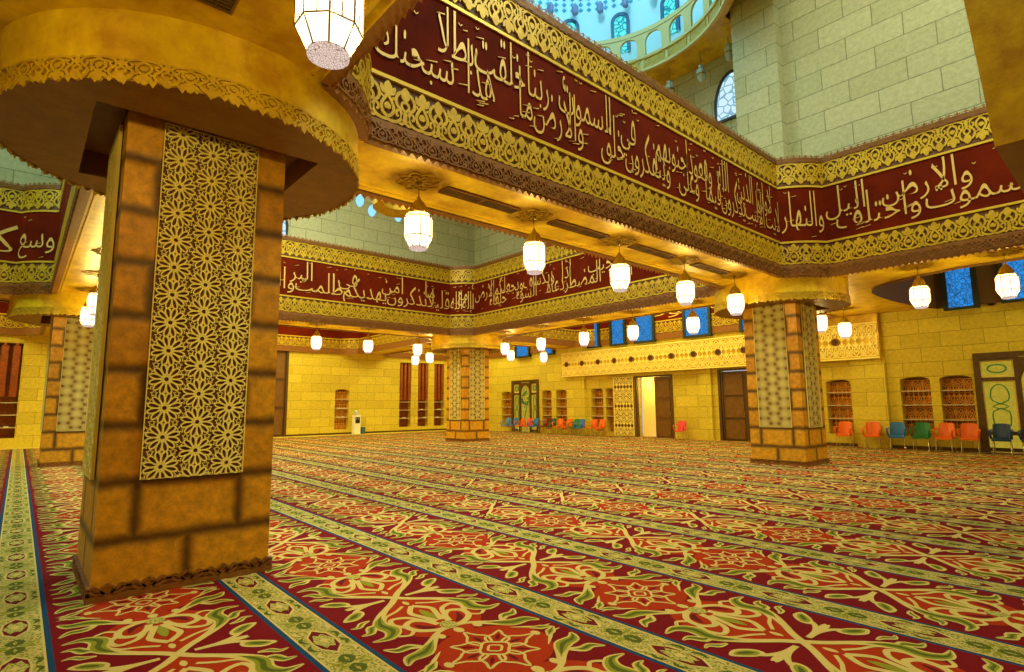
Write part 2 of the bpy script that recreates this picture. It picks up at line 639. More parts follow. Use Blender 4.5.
def frieze_side(parent, T, L, text=None, tile=TILE2, tw=0.5, full=True, nseg=1):
    b = MB()
    us = [L * k / nseg for k in range(nseg + 1)]

    def strip(z0, z1, d, mi, d1=None):
        d1 = d if d1 is None else d1
        for a, c in zip(us[:-1], us[1:]):
            b.face([T(a, z0, d), T(c, z0, d), T(c, z1, d1), T(a, z1, d1)], [(a, z0), (c, z0), (c, z1), (a, z1)], mi)
    strip(ZB, 5.06, 0.03, 2)
    strip(5.06, 5.06, 0.03, 2, 0)
    strip(5.06, 5.62, 0.0, 1)
    strip(5.62, 5.67, 0.035, 3)
    strip(5.67, 7.07, 0.01, 0)
    strip(7.07, 7.12, 0.035, 3)
    strip(7.12, 7.72, 0.0, 1)
    strip(7.72, ZT, 0.04, 2)
    strip(7.72, 7.72, 0, 2, 0.04)
    strip(ZT, ZT, 0.04, 2, -0.3)
    strip(ZB, ZB, -0.1, 2, 0.03)
    for z in (5.62, 5.67, 7.07, 7.12):
        strip(z, z, 0, 3, 0.035)
    b.build('frieze_board', [M['red'], M['ground'], M['bronze'], M['gold_line']], parent)
    g = MB()
    arabesque(g, T, 0, L, 5.08, 5.60, tw, 0, 0.03, False, tile, sides=full, wmul=1.12)
    arabesque(g, T, 0, L, 7.15, 7.72, tw, 0, 0.03, True, tile, sides=full, wmul=1.12)
    g.build('gold_arabesque', M['gold'], parent)
    if full:
        s = MB()
        arabesque(s, T, 0, L, 4.78, 5.04, 0.36, 0.03, 0.05, False, TILE1 if tile is TILE2 else TILE2, sides=full, wmul=0.9)
        arabesque(s, T, 0, L, 7.74, 7.92, 0.30, 0.04, 0.06, False, TILE1, sides=False, wmul=1.2)
        n = int(L / 0.12)
        for k in range(n):
            c = (k + 0.5) * L / n
            s.face([T(c - 0.05, ZB, 0.03), T(c + 0.05, ZB, 0.03), T(c, ZB - 0.06, 0.03)], None, 0)
        s.build('bronze_scrollwork', M['bronze'], parent)
    if text:
        t = MB()
        inscription(t, T, 0.05, L - 0.05, 5.69, 7.05, text, 0.03)
        t.build('inscription', M['script'], parent)


def arc_T(cx, cy, t0):
    return lambda a, z, d: (cx + (AR + d) * math.cos(t0 + a / AR), cy + (AR + d) * math.sin(t0 + a / AR), z)


def well_loop(a, b, c, d, off=0.0, n=8):
    """outline of a well with its rounded corners, anticlockwise; off grows the outline outward"""
    out = []
    for (cx, cy, t0) in ((b + 0.81, d + 0.81, PI), (a - 0.81, d + 0.81, PI * 1.5), (a - 0.81, c - 0.81, 0), (b + 0.81, c - 0.81, PI / 2)):
        for k in range(n + 1):
            t = t0 + (PI / 2) - A0 - (PI / 2 - 2 * A0) * k / n
            out.append((cx + (AR - off) * math.cos(t), cy + (AR - off) * math.sin(t)))
    return out


def well(name, x0, x1, y0, y1, texts=None, tile=TILE2, tw=0.5, full=True, sides='SENW', plain=False):
    """frieze ring around the inside of a ceiling well; texts by side/corner"""
    root = empty(name, ((x0 + x1) / 2, (y0 + y1) / 2, 0))
    tag(root, kind='structure')
    hx, hy = (x1 - x0) / 2, (y1 - y0) / 2
    if plain:
        b = MB()
        lp = [(hx, -hy), (hx, 0)]
        for k in range(25):
            x = hx - k * 2 * hx / 24
            xw = x + (x0 + x1) / 2 - 19.3
            lp.append((x, 5.12 - (0.035 * xw * xw if xw > 0 else 0.05 * xw ** 4) - (y0 + y1) / 2))
        lp += [(-hx, -hy)]
        fl2 = MB()
        for p, q in zip(lp[2:26], lp[3:27]):
            fl2.face([(p[0], p[1], ZS), (q[0], q[1], ZS), (q[0], hy + 0.02, ZS), (p[0], hy + 0.02, ZS)])
        fl2.build('soffit_fillet', M['gold_plaster'], root)
        for p, q in zip(lp, lp[1:] + lp[:1]):
            b.face([(p[0], p[1], ZB), (q[0], q[1], ZB), (q[0], q[1], ZT), (p[0], p[1], ZT)])
        b.build('well_board', M['dark_board'], root)
        return root
    texts = texts or {}
    cut = ACUT
    if 'N' in sides:
        frieze_side(root, plane_T((-hx + cut, hy, 0), (1, 0), (0, -1)), 2 * hx - 2 * cut, texts.get('N'), tile, tw, full)
    if 'E' in sides:
        frieze_side(root, plane_T((hx, hy - cut, 0), (0, -1), (-1, 0)), 2 * hy - 2 * cut, texts.get('E'), tile, tw, full)
    if 'S' in sides:
        frieze_side(root, plane_T((hx - cut, -hy, 0), (-1, 0), (0, 1)), 2 * hx - 2 * cut, texts.get('S'), tile, tw, full)
    if 'W' in sides:
        frieze_side(root, plane_T((-hx, -hy + cut, 0), (0, 1), (1, 0)), 2 * hy - 2 * cut, texts.get('W'), tile, tw, full)
    for nm, cx, cy, t0 in (('NE', hx + 0.81, hy + 0.81, PI), ('SE', hx + 0.81, -hy - 0.81, PI / 2), ('SW', -hx - 0.81, -hy - 0.81, 0), ('NW', -hx - 0.81, hy + 0.81, -PI / 2)):
        frieze_side(root, arc_T(cx, cy, t0 + A0), ALEN, texts.get(nm), tile, tw, full, nseg=8)
    return root


def W_(s):
    return s.split()


A_X0, A_X1 = 2.08, 15.06
WELLS = [  # name, x0, x1, y0, y1
    ('A', 2.08, 15.06, -7.11, 5.87), ('B', 2.08, 15.06, 7.49, 20.47), ('C', -12.52, 0.46, 7.49, 20.47),
    ('N', 2.08, 15.06, 22.09, 31.9), ('NW', -12.52, 0.46, 22.09, 31.9), ('NE', 16.68, 23.3, 22.09, 31.9), ('E', 16.68, 23.3, 7.49, 20.47), ('SE', 16.68, 23.3, -7.11, 5.15)]
well('trim_1', *WELLS[0][1:], texts={
    'N': W_('\u0644\u0627\u064A\u062A \u0644\u0623\u0648\u0644\u064A \u0627\u0644\u0623\u0644\u0628\u0628 \u0627\u0644\u0630\u064A\u0646 \u064A\u0630\u0643\u0631\u0648\u0646 \u0627\u0644\u0644\u0647 \u0642\u064A\u0645\u0627 \u0648\u0642\u0639\u0648\u062F\u0627 \u0648\u0639\u0644\u0649 \u062C\u0646\u0648\u0628\u0647\u0645 \u0648\u064A\u062A\u0641\u0643\u0631\u0648\u0646 \u0641\u064A \u062E\u0644\u0642 \u0627\u0644\u0633\u0645\u0648\u062A \u0648\u0627\u0644\u0623\u0631\u0636 \u0631\u0628\u0646\u0627 \u0645\u0627 \u062E\u0644\u0642\u062A \u0647\u0630\u0627 \u0628\u0637\u0644\u0627 \u0633\u0628\u062D\u0646\u0643'),
    'NE': W_('\u0648\u0627\u0644\u0646\u0647\u0627\u0631'),
    'E': W_('\u0648\u0644\u0644\u0647 \u0645\u0644\u0643 \u0627\u0644\u0633\u0645\u0648\u062A \u0648\u0627\u0644\u0623\u0631\u0636 \u0648\u0627\u0644\u0644\u0647 \u0639\u0644\u0649 \u0643\u0644 \u0634\u064A\u0621 \u0642\u062F\u064A\u0631 \u0627\u0646 \u0641\u064A \u062E\u0644\u0642 \u0627\u0644\u0633\u0645\u0648\u062A \u0648\u0627\u0644\u0623\u0631\u0636 \u0648\u0627\u062E\u062A\u0644\u0641 \u0627\u0644\u064A\u0644'),
}, tile=TILE3, sides='NEW')
well('trim_2', *WELLS[1][1:], texts={
    'E': W_('\u0628\u0644 \u0623\u0643\u062B\u0631\u0647\u0645 \u0644\u0627 \u064A\u0639\u0644\u0645\u0648\u0646 \u0623\u0645\u0646 \u064A\u062C\u064A\u0628 \u0627\u0644\u0645\u0636\u0637\u0631 \u0627\u0630\u0627 \u062F\u0639\u0627\u0647 \u0648\u064A\u0643\u0634\u0641 \u0627\u0644\u0633\u0648\u0621 \u0648\u064A\u062C\u0639\u0644\u0643\u0645 \u062E\u0644\u0641\u0627\u0621 \u0627\u0644\u0623\u0631\u0636'),
    'NE': W_('\u0623\u0625\u0644\u0647 \u0645\u0639 \u0627\u0644\u0644\u0647'),
    'N': W_('\u0642\u0644\u064A\u0644\u0627 \u0645\u0627 \u062A\u0630\u0643\u0631\u0648\u0646 \u0623\u0645\u0646 \u064A\u0647\u062F\u064A\u0643\u0645 \u0641\u064A \u0638\u0644\u0645\u062A \u0627\u0644\u0628\u0631 \u0648\u0627\u0644\u0628\u062D\u0631 \u0648\u0645\u0646 \u064A\u0631\u0633\u0644 \u0627\u0644\u0631\u064A\u062D \u0628\u0634\u0631\u0627'),
}, tile=TILE2)
well('trim_3', *WELLS[2][1:], texts={
    'NE': W_('\u0648\u0633\u0639'), 'N': W_('\u0643\u0631\u0633\u064A\u0647 \u0627\u0644\u0633\u0645\u0648\u062A \u0648\u0627\u0644\u0623\u0631\u0636 \u0648\u0644\u0627 \u064A\u0624\u062F\u0647 \u062D\u0641\u0638\u0647\u0645\u0627')}, tile=TILE2, sides='NES')
well('trim_5', *WELLS[3][1:], tile=TILE1, full=False)
well('trim_6', *WELLS[4][1:], tile=TILE1, full=False)
well('trim_7', *WELLS[5][1:], tile=TILE1, full=False)
well('trim_8', *WELLS[6][1:], tile=TILE1, full=False, texts={'E': W_('\u0627\u0644\u0644\u0647 \u0646\u0648\u0631 \u0627\u0644\u0633\u0645\u0648\u062A \u0648\u0627\u0644\u0623\u0631\u0636')})
well('trim_9', *WELLS[7][1:], plain=True)

# soffit (the flat ceiling of the beams) with the well openings and their corner fillets
XL, XR, YN, YS = -14.2, 23.4, 32.0, -8.8
xs = sorted({XL, XR} | {a for w_ in WELLS for a in w_[1:3]})
ys = sorted({YS, YN} | {a for w_ in WELLS for a in w_[3:5]})
cb = MB()
for i in range(len(xs) - 1):
    for j in range(len(ys) - 1):
        cx, cy = (xs[i] + xs[i + 1]) / 2, (ys[j] + ys[j + 1]) / 2
        if any(a < cx < b and c < cy < d for _, a, b, c, d in WELLS):
            continue
        cb.quad_uv([(xs[i], ys[j], ZS), (xs[i], ys[j + 1], ZS), (xs[i + 1], ys[j + 1], ZS), (xs[i + 1], ys[j], ZS)])
        cb.quad_uv([(xs[i], ys[j], ZT), (xs[i + 1], ys[j], ZT), (xs[i + 1], ys[j + 1], ZT), (xs[i], ys[j + 1], ZT)])
for _, a, b, c, d in WELLS[:-1]:
    lp = well_loop(a, b, c, d)
    for k, (px, py) in enumerate(((b, d), (a, d), (a, c), (b, c))):
        arc = lp[k * 9:k * 9 + 9]
        for z in (ZS, ZT):
            for p, q in zip(arc[:-1], arc[1:]):
                cb.face([(px, py, z), (p[0], p[1], z), (q[0], q[1], z)], [(px, py), p, q])
ce = cb.build('ceiling', M['gold_plaster'])
tag(ce, kind='structure')
mm = MB()
for _, a, b, c, d in WELLS[:-1]:
    for off, wd, dz in ((0.015, 0.06, 0.035), (0.16, 0.035, 0.02)):
        l0, l1 = well_loop(a, b, c, d, off), well_loop(a, b, c, d, off + wd)
        n_ = len(l0)
        for k in range(n_):
            m_ = (k + 1) % n_
            # straight runs keep a constant distance from the well edge
            def push(p, o_):
                return p
            p0, p1, p2, p3 = l0[k], l0[m_], l1[m_], l1[k]
            if k % 9 == 8:
                tx, ty = p1[0] - p0[0], p1[1] - p0[1]
                l_ = math.hypot(tx, ty)
                nx_, ny_ = ty / l_, -tx / l_
                cxm, cym = (a + b) / 2, (c + d) / 2
                if (p0[0] - cxm) * nx_ + (p0[1] - cym) * ny_ < 0:
                    nx_, ny_ = -nx_, -ny_
                base0, base1 = well_loop(a, b, c, d)[k], well_loop(a, b, c, d)[m_]
                p0, p1 = (base0[0] + nx_ * off, base0[1] + ny_ * off), (base1[0] + nx_ * off, base1[1] + ny_ * off)
                p3, p2 = (base0[0] + nx_ * (off + wd), base0[1] + ny_ * (off + wd)), (base1[0] + nx_ * (off + wd), base1[1] + ny_ * (off + wd))
            z0, z1 = ZS - dz, ZS + 0.01
            mm.face([(*p0, z0), (*p3, z0), (*p2, z0), (*p1, z0)])
            mm.face([(*p0, z1), (*p0, z0), (*p1, z0), (*p1, z1)])
            mm.face([(*p3, z0), (*p3, z1), (*p2, z1), (*p2, z0)])
mo = mm.build('soffit_moulding', M['gold_line'], ce)

# closed lids of the aisle wells
lid = MB()
for _, a, b, c, d in WELLS[3:]:
    lid.quad_uv([(a - 0.4, c - 0.4, 7.95), (a - 0.4, d + 0.4, 7.95), (b + 0.4, d + 0.4, 7.95), (b + 0.4, c - 0.4, 7.95)])
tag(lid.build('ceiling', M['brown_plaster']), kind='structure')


# ------------------------------------------------------------------ walls
def wall_yz(mb, X, y0, y1, z0, z1, holes, depth=0.45, mi=0):
    """wall in plane x = X with rectangular holes (ya, yb, za, zb) and reveals going to +x"""
    ys_ = sorted({y0, y1} | {h[0] for h in holes} | {h[1] for h in holes})
    zs_ = sorted({z0, z1} | {h[2] for h in holes} | {h[3] for h in holes})
    ys_ = [v for v in ys_ if y0 <= v <= y1]
    zs_ = [v for v in zs_ if z0 <= v <= z1]
    for a, b in zip(ys_[:-1], ys_[1:]):
        for c, d in zip(zs_[:-1], zs_[1:]):
            my, mz = (a + b) / 2, (c + d) / 2
            if any(h[0] < my < h[1] and h[2] < mz < h[3] for h in holes):
                continue
            mb.quad_uv([(X, b, c), (X, a, c), (X, a, d), (X, b, d)], mi)
    for (a, b, c, d) in holes:
        e = X + depth
        mb.quad_uv([(X, a, c), (e, a, c), (e, a, d), (X, a, d)], mi)
        mb.quad_uv([(e, b, c), (X, b, c), (X, b, d), (e, b, d)], mi)
        mb.quad_uv([(X, a, d), (e, a, d), (e, b, d), (X, b, d)], mi)
        mb.quad_uv([(X, b, c), (e, b, c), (e, a, c), (X, a, c)], mi)


NICHE_E = [(7.87, 0.86, 0.45, 2.5), (5.43, 0.88, 0.45, 2.5), (4.29, 0.88, 0.45, 2.5), (27.25, 0.95, 0.2, 2.5), (23.6, 0.8, 0.2, 2.5), (22.42, 0.85, 0.2, 2.5), (19.76, 0.85, 0.2, 2.5), (18.9, 0.55, 0.2, 2.5)]
WIN_E = [(3.90, 0.80, 4.70, 6.25), (2.42, 0.80, 4.75, 6.25), (0.9, 0.8, 4.7, 6.25), (19.75, 0.75, 4.72, 6.3), (16.45, 1.1, 4.72, 6.3), (13.55, 1.3, 4.72, 6.3), (10.9, 1.1, 4.72, 6.3),
         (18.1, 0.9, 4.72, 6.3), (25.5, 1.2, 4.6, 5.9), (23.3, 0.9, 4.6, 5.9), (8.2, 1.0, 4.6, 5.6)]
DOOR_E = [(3.70, 0.35, 0.0, 3.1), (26.62, 24.34, 0.0, 3.1), (12.70, 10.35, 0.0, 3.1), (17.2, 15.1, 0.0, 3.03)]
we = MB()
holes = [(c - w_ / 2, c + w_ / 2, a, b) for c, w_, a, b in NICHE_E] + [(b, a, z0, z1) for a, b, z0, z1 in DOOR_E]
XE = 23.4
wall_yz(we, XE, YS, YN + 0.5, 0, 4.4, holes)
wh = [(c - w_ / 2, c + w_ / 2, a, b) for c, w_, a, b in WIN_E]
wall_yz(we, XE, YS, YN + 0.5, 4.4, 8.0, wh, 0.3)
tag(we.build('wall_right', M['stone']), kind='structure')


def swap(mb):
    mb.v = [(p[1], p[0], p[2]) for p in mb.v]
    mb.f = [q[::-1] for q in mb.f]
    mb.uv = [q[::-1] for q in mb.uv]
    return mb


NICHE_N = [(14.53, 0.9, 0.27, 2.68), (18.83, 0.86, 0.30, 4.45), (20.18, 0.80, 0.30, 4.48), (21.45, 0.80, 0.30, 4.48), (-0.62, 1.15, 0.40, 4.45), (-2.6, 1.15, 0.4, 4.45)]
DOOR_N = [(11.26, 9.2, 0.0, 5.0)]
wn = MB()
holes = [(c - w_ / 2, c + w_ / 2, a, b) for c, w_, a, b in NICHE_N] + [(b, a, z0, z1) for a, b, z0, z1 in DOOR_N]
wall_yz(wn, YN, XL, XE + 0.5, 0, 8.0, holes)
tag(swap(wn).build('wall_far', M['stone']), kind='structure')
for nm, args in (('wall_left', (XL - 0.3, XL, YS, YN, 0, 8)), ('wall_back', (XL, XE, YS - 0.3, YS, 0, 8))):
    b = MB()
    b.box(*args)
    tag(b.build(nm, M['stone']), kind='structure')

# plain pilasters on the right wall, below the gallery front
for y0, y1 in ((6.25, 7.3), (13.0, 13.55), (20.5, 21.7)):
    b = MB()
    b.box(23.22, 23.4, y0, y1, 0, 3.2)
    tag(b.build('trim_10', M['stone']), kind='structure')
# low dark skirting
for nm, args in (('baseboard_right', (23.36, 23.4, 3.75, 10.3, 0, 0.12)), ('baseboard_far', (11.3, 23.4, 31.96, 32.0, 0, 0.10))):
    b = MB()
    b.box(*args)
    tag(b.build(nm, M['wood']), kind='structure')

# upper walls of the tall space
up = MB()
up.quad_uv([(15.4, 6.2, ZT), (15.4, -8.2, ZT), (15.4, -8.2, 17.6), (15.4, 6.2, 17.6)])
up.quad_uv([(16.6, 21.7, ZT), (16.6, 7.0, ZT), (16.6, 7.0, 17.6), (16.6, 21.7, 17.6)])
up.quad_uv([(15.4, 7.0, ZT), (16.6, 7.0, ZT), (16.6, 7.0, 17.6), (15.4, 7.0, 17.6)])
tag(up.build('wall_upper_right', M['stone_up']), kind='structure')
up = MB()
for a, b_ in ((1.6, 16.6), (-13.4, 0.9)):
    up.quad_uv([(a, 21.7, ZT), (b_, 21.7, ZT), (b_, 21.7, 17.6), (a, 21.7, 17.6)])
tag(up.build('wall_upper_far', M['stone_up']), kind='structure')
up = MB()
up.quad_uv([(1.6, -8.2, ZT), (1.6, 21.7, ZT), (1.6, 21.7, 17.6), (1.6, -8.2, 17.6)])
up.quad_uv([(0.9, 21.7, ZT), (0.9, 6.4, ZT), (0.9, 6.4, 17.6), (0.9, 21.7, 17.6)])
up.quad_uv([(-13.4, 6.4, ZT), (-13.4, 21.7, ZT), (-13.4, 21.7, 17.6), (-13.4, 6.4, 17.6)])
tag(up.build('wall_upper_left', M['stone_up']), kind='structure')
up = MB()
up.quad_uv([(16.6, -8.2, ZT), (1.6, -8.2, ZT), (1.6, -8.2, 17.6), (16.6, -8.2, 17.6)])
up.quad_uv([(0.9, 6.4, ZT), (-13.4, 6.4, ZT), (-13.4, 6.4, 17.6), (0.9, 6.4, 17.6)])
tag(up.build('wall_upper_back', M['stone_up']), kind='structure')
# pier that carries the right pillar up to the roof
b = MB()
b.box(15.08, 16.7, 5.95, 7.2, ZT - 0.02, 17.6)
tag(b.build('trim_11', M['stone_up']), kind='structure')
# roof of the tall space around the dome opening
rf = MB()
DX, DY = 11.64, 9.6
DS = 1.087
x0, x1, y0, y1 = DX - 4.9, DX + 4.9, DY - 4.9, DY + 4.9
for a, b_, c, d in ((-13.5, x0, -8.3, 21.8), (x1, 16.7, -8.3, 21.8), (x0, x1, -8.3, y0), (x0, x1, y1, 21.8)):
    rf.quad_uv([(a, c, 17.6), (a, d, 17.6), (b_, d, 17.6), (b_, c, 17.6)])
tag(rf.build('ceiling', M['stone_up']), kind='structure')

# ------------------------------------------------------------------ dome with gallery
dome = empty('trim_12', (DX, DY, -0.153))
dome.scale = (DS, DS, DS)
tag(dome, kind='structure')
b = MB()
n = 64
RI, RO = 3.45, 4.45
for i in range(n):
    a, c = 2 * PI * i / n, 2 * PI * (i + 1) / n
    p = lambda r_, t, z: (r_ * math.cos(t), r_ * math.sin(t), z)
    b.face([p(RI, a, 12.093), p(RI, c, 12.093), p(RI + 0.22, c, 12.093), p(RI + 0.22, a, 12.093)], None, 0)
    b.face([p(RI, a, 12.55), p(RO, a, 12.55), p(RO, c, 12.55), p(RI, c, 12.55)], None, 0)
    b.face([p(RO + 0.3, a, 12.1), p(RO + 0.3, c, 12.1), p(RO + 0.3, c, 16.6), p(RO + 0.3, a, 16.6)], None, 0)
# soffit carried back to the walls, open in the middle
XW = (16.58 - DX) / DS
ya, yb = (7.25 - DY) / DS, (21.6 - DY) / DS
k = ya
while k < yb:
    k2 = min(k + 0.12, yb)
    ins = []
    for v in (k, k2):
        ins.append(math.sqrt(RI * RI - v * v) if abs(v) < RI else 0.0)
    b.quad_uv([(ins[0], k, 12.1), (XW, k, 12.1), (XW, k2, 12.1), (ins[1], k2, 12.1)], 0)
    b.quad_uv([(-7.0, k, 12.1), (-ins[0], k, 12.1), (-ins[1], k2, 12.1), (-7.0, k2, 12.1)], 0)
    k = k2
b.build('gallery_soffit', M['gold_plaster'], dome)
b = MB()
for i in range(n):
    a, c = 2 * PI * i / n, 2 * PI * (i + 1) / n
    b.face([p(RO, a, 12.5), p(RO, c, 12.5), p(RO, c, 15.4), p(RO, a, 15.4)], [(a * RO, 12.5), (c * RO, 12.5), (c * RO, 15.4), (a * RO, 15.4)], 0)
for k in range(10):
    e0, e1 = PI / 2 * k / 10, PI / 2 * (k + 1) / 10
    for i in range(n):
        a, c = 2 * PI * i / n, 2 * PI * (i + 1) / n
        r0, r1 = RO * math.cos(e0), RO * math.cos(e1)
        z0, z1 = 15.4 + 4.0 * math.sin(e0), 15.4 + 4.0 * math.sin(e1)
        q = [p(r0, a, z0), p(r0, c, z0), p(r1, c, z1), p(r1, a, z1)]
        b.face(q if k < 9 else q[:3], None, 0)
b.build('dome_shell', M['dome'], dome)
# gallery front: fascia with square panels, balusters with arches, handrail
fa = MB()
N = 26
for i in range(n * 2):
    a, c = PI * i / n, PI * (i + 1) / n
    for (z0, z1, r_) in ((12.06, 12.14, RI - 0.05), (12.14, 12.50, RI), (12.50, 12.58, RI - 0.05), (13.36, 13.5, RI - 0.04)):
        fa.face([p(r_, c, z0), p(r_, a, z0), p(r_, a, z1), p(r_, c, z1)], None, 0)
        fa.face([p(r_, a, z0), p(r_, c, z0), p(r_ + 0.1, c, z0), p(r_ + 0.1, a, z0)], None, 0)
        fa.face([p(r_ + 0.1, a, z0), p(r_ + 0.1, c, z0), p(r_ + 0.1, c, z1), p(r_ + 0.1, a, z1)], None, 0)
fa.build('gallery_fascia', M['cream'], dome)
ba = MB()
for k in range(N):
    c = 2 * PI * (k + 0.5) / N
    hw = PI / N

    def TA(u_, v_, d_, c=c):
        rr_ = RI - 0.02 - d_
        return (rr_ * math.cos(c + u_), rr_ * math.sin(c + u_), v_)
    # arch spandrel as a strip of quads around an arched opening
    op = hw * 0.66
    m_ = 8
    prev = None
    for j in range(m_ + 1):
        t = PI * j / m_
        uu_, vv_ = -op * math.cos(t), 13.05 + 0.26 * math.sin(t)
        if prev:
            for d_ in (0.0, -0.08):
                ba.face([TA(prev[0], prev[1], d_), TA(uu_, vv_, d_), TA(uu_, 13.4, d_), TA(prev[0], 13.4, d_)], None, 0)
            ba.face([TA(prev[0], prev[1], 0), TA(prev[0], prev[1], -0.08), TA(uu_, vv_, -0.08), TA(uu_, vv_, 0)], None, 0)
        prev = (uu_, vv_)
    for s_ in (-1, 1):
        a, b_ = (op, hw) if s_ > 0 else (-hw, -op)
        for d_ in (0, -0.08):
            ba.face([TA(a, 12.55, d_), TA(b_, 12.55, d_), TA(b_, 13.4, d_), TA(a, 13.4, d_)], None, 0)
        e = op * s_
        ba.face([TA(e, 12.55, 0), TA(e, 12.55, -0.08), TA(e, 13.05, -0.08), TA(e, 13.05, 0)], None, 0)
ba.build('arched_balustrade', M['cream'], dome)
pa = MB()
for k in range(N):
    c = 2 * PI * (k + 0.5) / N

    def TC(u_, v_, d_, c=c):
        rr_ = RI - d_
        return (rr_ * math.cos(c - u_ / RI), rr_ * math.sin(c - u_ / RI), v_)
    arabesque(pa, TC, -0.32, 0.32, 12.18, 12.46, 0.32, 0, 0.015, tile=TILE1, sides=False)
    fr = [(-0.35, 12.16), (0.35, 12.16), (0.35, 12.48), (-0.35, 12.48)]
    pa.ribbon(fr, 0.03, TC, 0, 0.03, True)
pa.build('gallery_relief', M['gold'], dome)
# drum windows
fr_, gl = MB(), MB()
for k in range(16):
    c = 2 * PI * (k + 0.22) / 16

    def TD(u_, v_, d_, c=c):
        rr_ = RO - d_
        return (rr_ * math.cos(c - u_ / RO), rr_ * math.sin(c - u_ / RO), v_)
    out = [(-0.27, 13.6), (-0.27, 14.75)] + [(-0.27 * math.cos(PI * j / 10), 14.75 + 0.27 * math.sin(PI * j / 10)) for j in range(1, 10)] + [(0.27, 14.75), (0.27, 13.6)]
    fr_.ribbon(out, 0.11, TD, 0, 0.09)
    gl.face([TD(a, b_, 0.03) for a, b_ in out])
fr_.build('drum_window_frame', mat('blue_frame', (0.02, 0.10, 0.20), 0.5), dome)
gl.build('drum_window_glass', M['dome_glass'], dome)
ms = MB()
for k in range(96):
    a = 2 * PI * k / 96
    for z in (15.42, 15.62, 15.82):
        r_ = RO - 0.02 - (z - 15.4) * 0.1
        ms.lathe([(0.0, 0.02), (0.09, 0.0)], 4, 0, 0, 0)
        base = len(ms.v) - 12
        for q in range(12):
            x, y, zz = ms.v[base + q]
            ms.v[base + q] = (r_ * math.cos(a) - math.sin(a) * x - zz * math.cos(a), r_ * math.sin(a) + math.cos(a) * x - zz * math.sin(a), z + y)
ms.build('mosaic_band', mat('teal_mosaic', (0.02, 0.30, 0.45), 0.4), dome)
st = MB()
for k in range(30):
    a = 2 * PI * k / 96 * 3.2
    st.lathe([(0.0, 14.95), (0.10, 15.05), (0.12, 15.3), (0.05, 15.42)], 8, (RO - 0.35) * math.cos(a), (RO - 0.35) * math.sin(a))
st.build('stalactite', mat('violet_plaster', (0.20, 0.22, 0.38), 0.6), dome)


# arched windows in the upper walls
def arch_window(name, cx, z0, hw, hh, T):
    root = empty(name, T(cx, z0, 0))
    tag(root, kind='structure')
    fr, gg = MB(), MB()
    ox, oy, oz = T(cx, z0, 0)

    def TT(a, b_, d_):
        q = T(a, b_, d_)
        return (q[0] - ox, q[1] - oy, q[2] - oz)
    out = [(cx - hw, z0), (cx - hw, z0 + hh * 0.35)]
    for j in range(1, 7):
        t = j / 7
        out.append((cx - hw * (1 - t ** 1.6), z0 + hh * (0.35 + 0.65 * math.sin(t * PI / 2))))
    out.append((cx, z0 + hh))
    out += [(2 * cx - a, b_) for a, b_ in out[-2::-1]]
    fr.ribbon(out + [out[0]], 0.09, TT, -0.02, 0.06)
    gg.face([TT(a, b_, 0.01) for a, b_ in out])
    fr.build('window_frame', M['black'], root)
    gg.build('window_glass', M['pale_glass'], root)


arch_window('window_1', 7.98, 10.75, 0.6, 1.55, lambda a, b_, d_: (16.58 - d_, a, b_))
arch_window('window_2', 6.4, 7.95, 0.95, 2.0, lambda a, b_, d_: (a, 21.68 - d_, b_))


# ------------------------------------------------------------------ pillars
PW = 0.71      # half width
PZ0, PZ1 = 0.98, 4.30


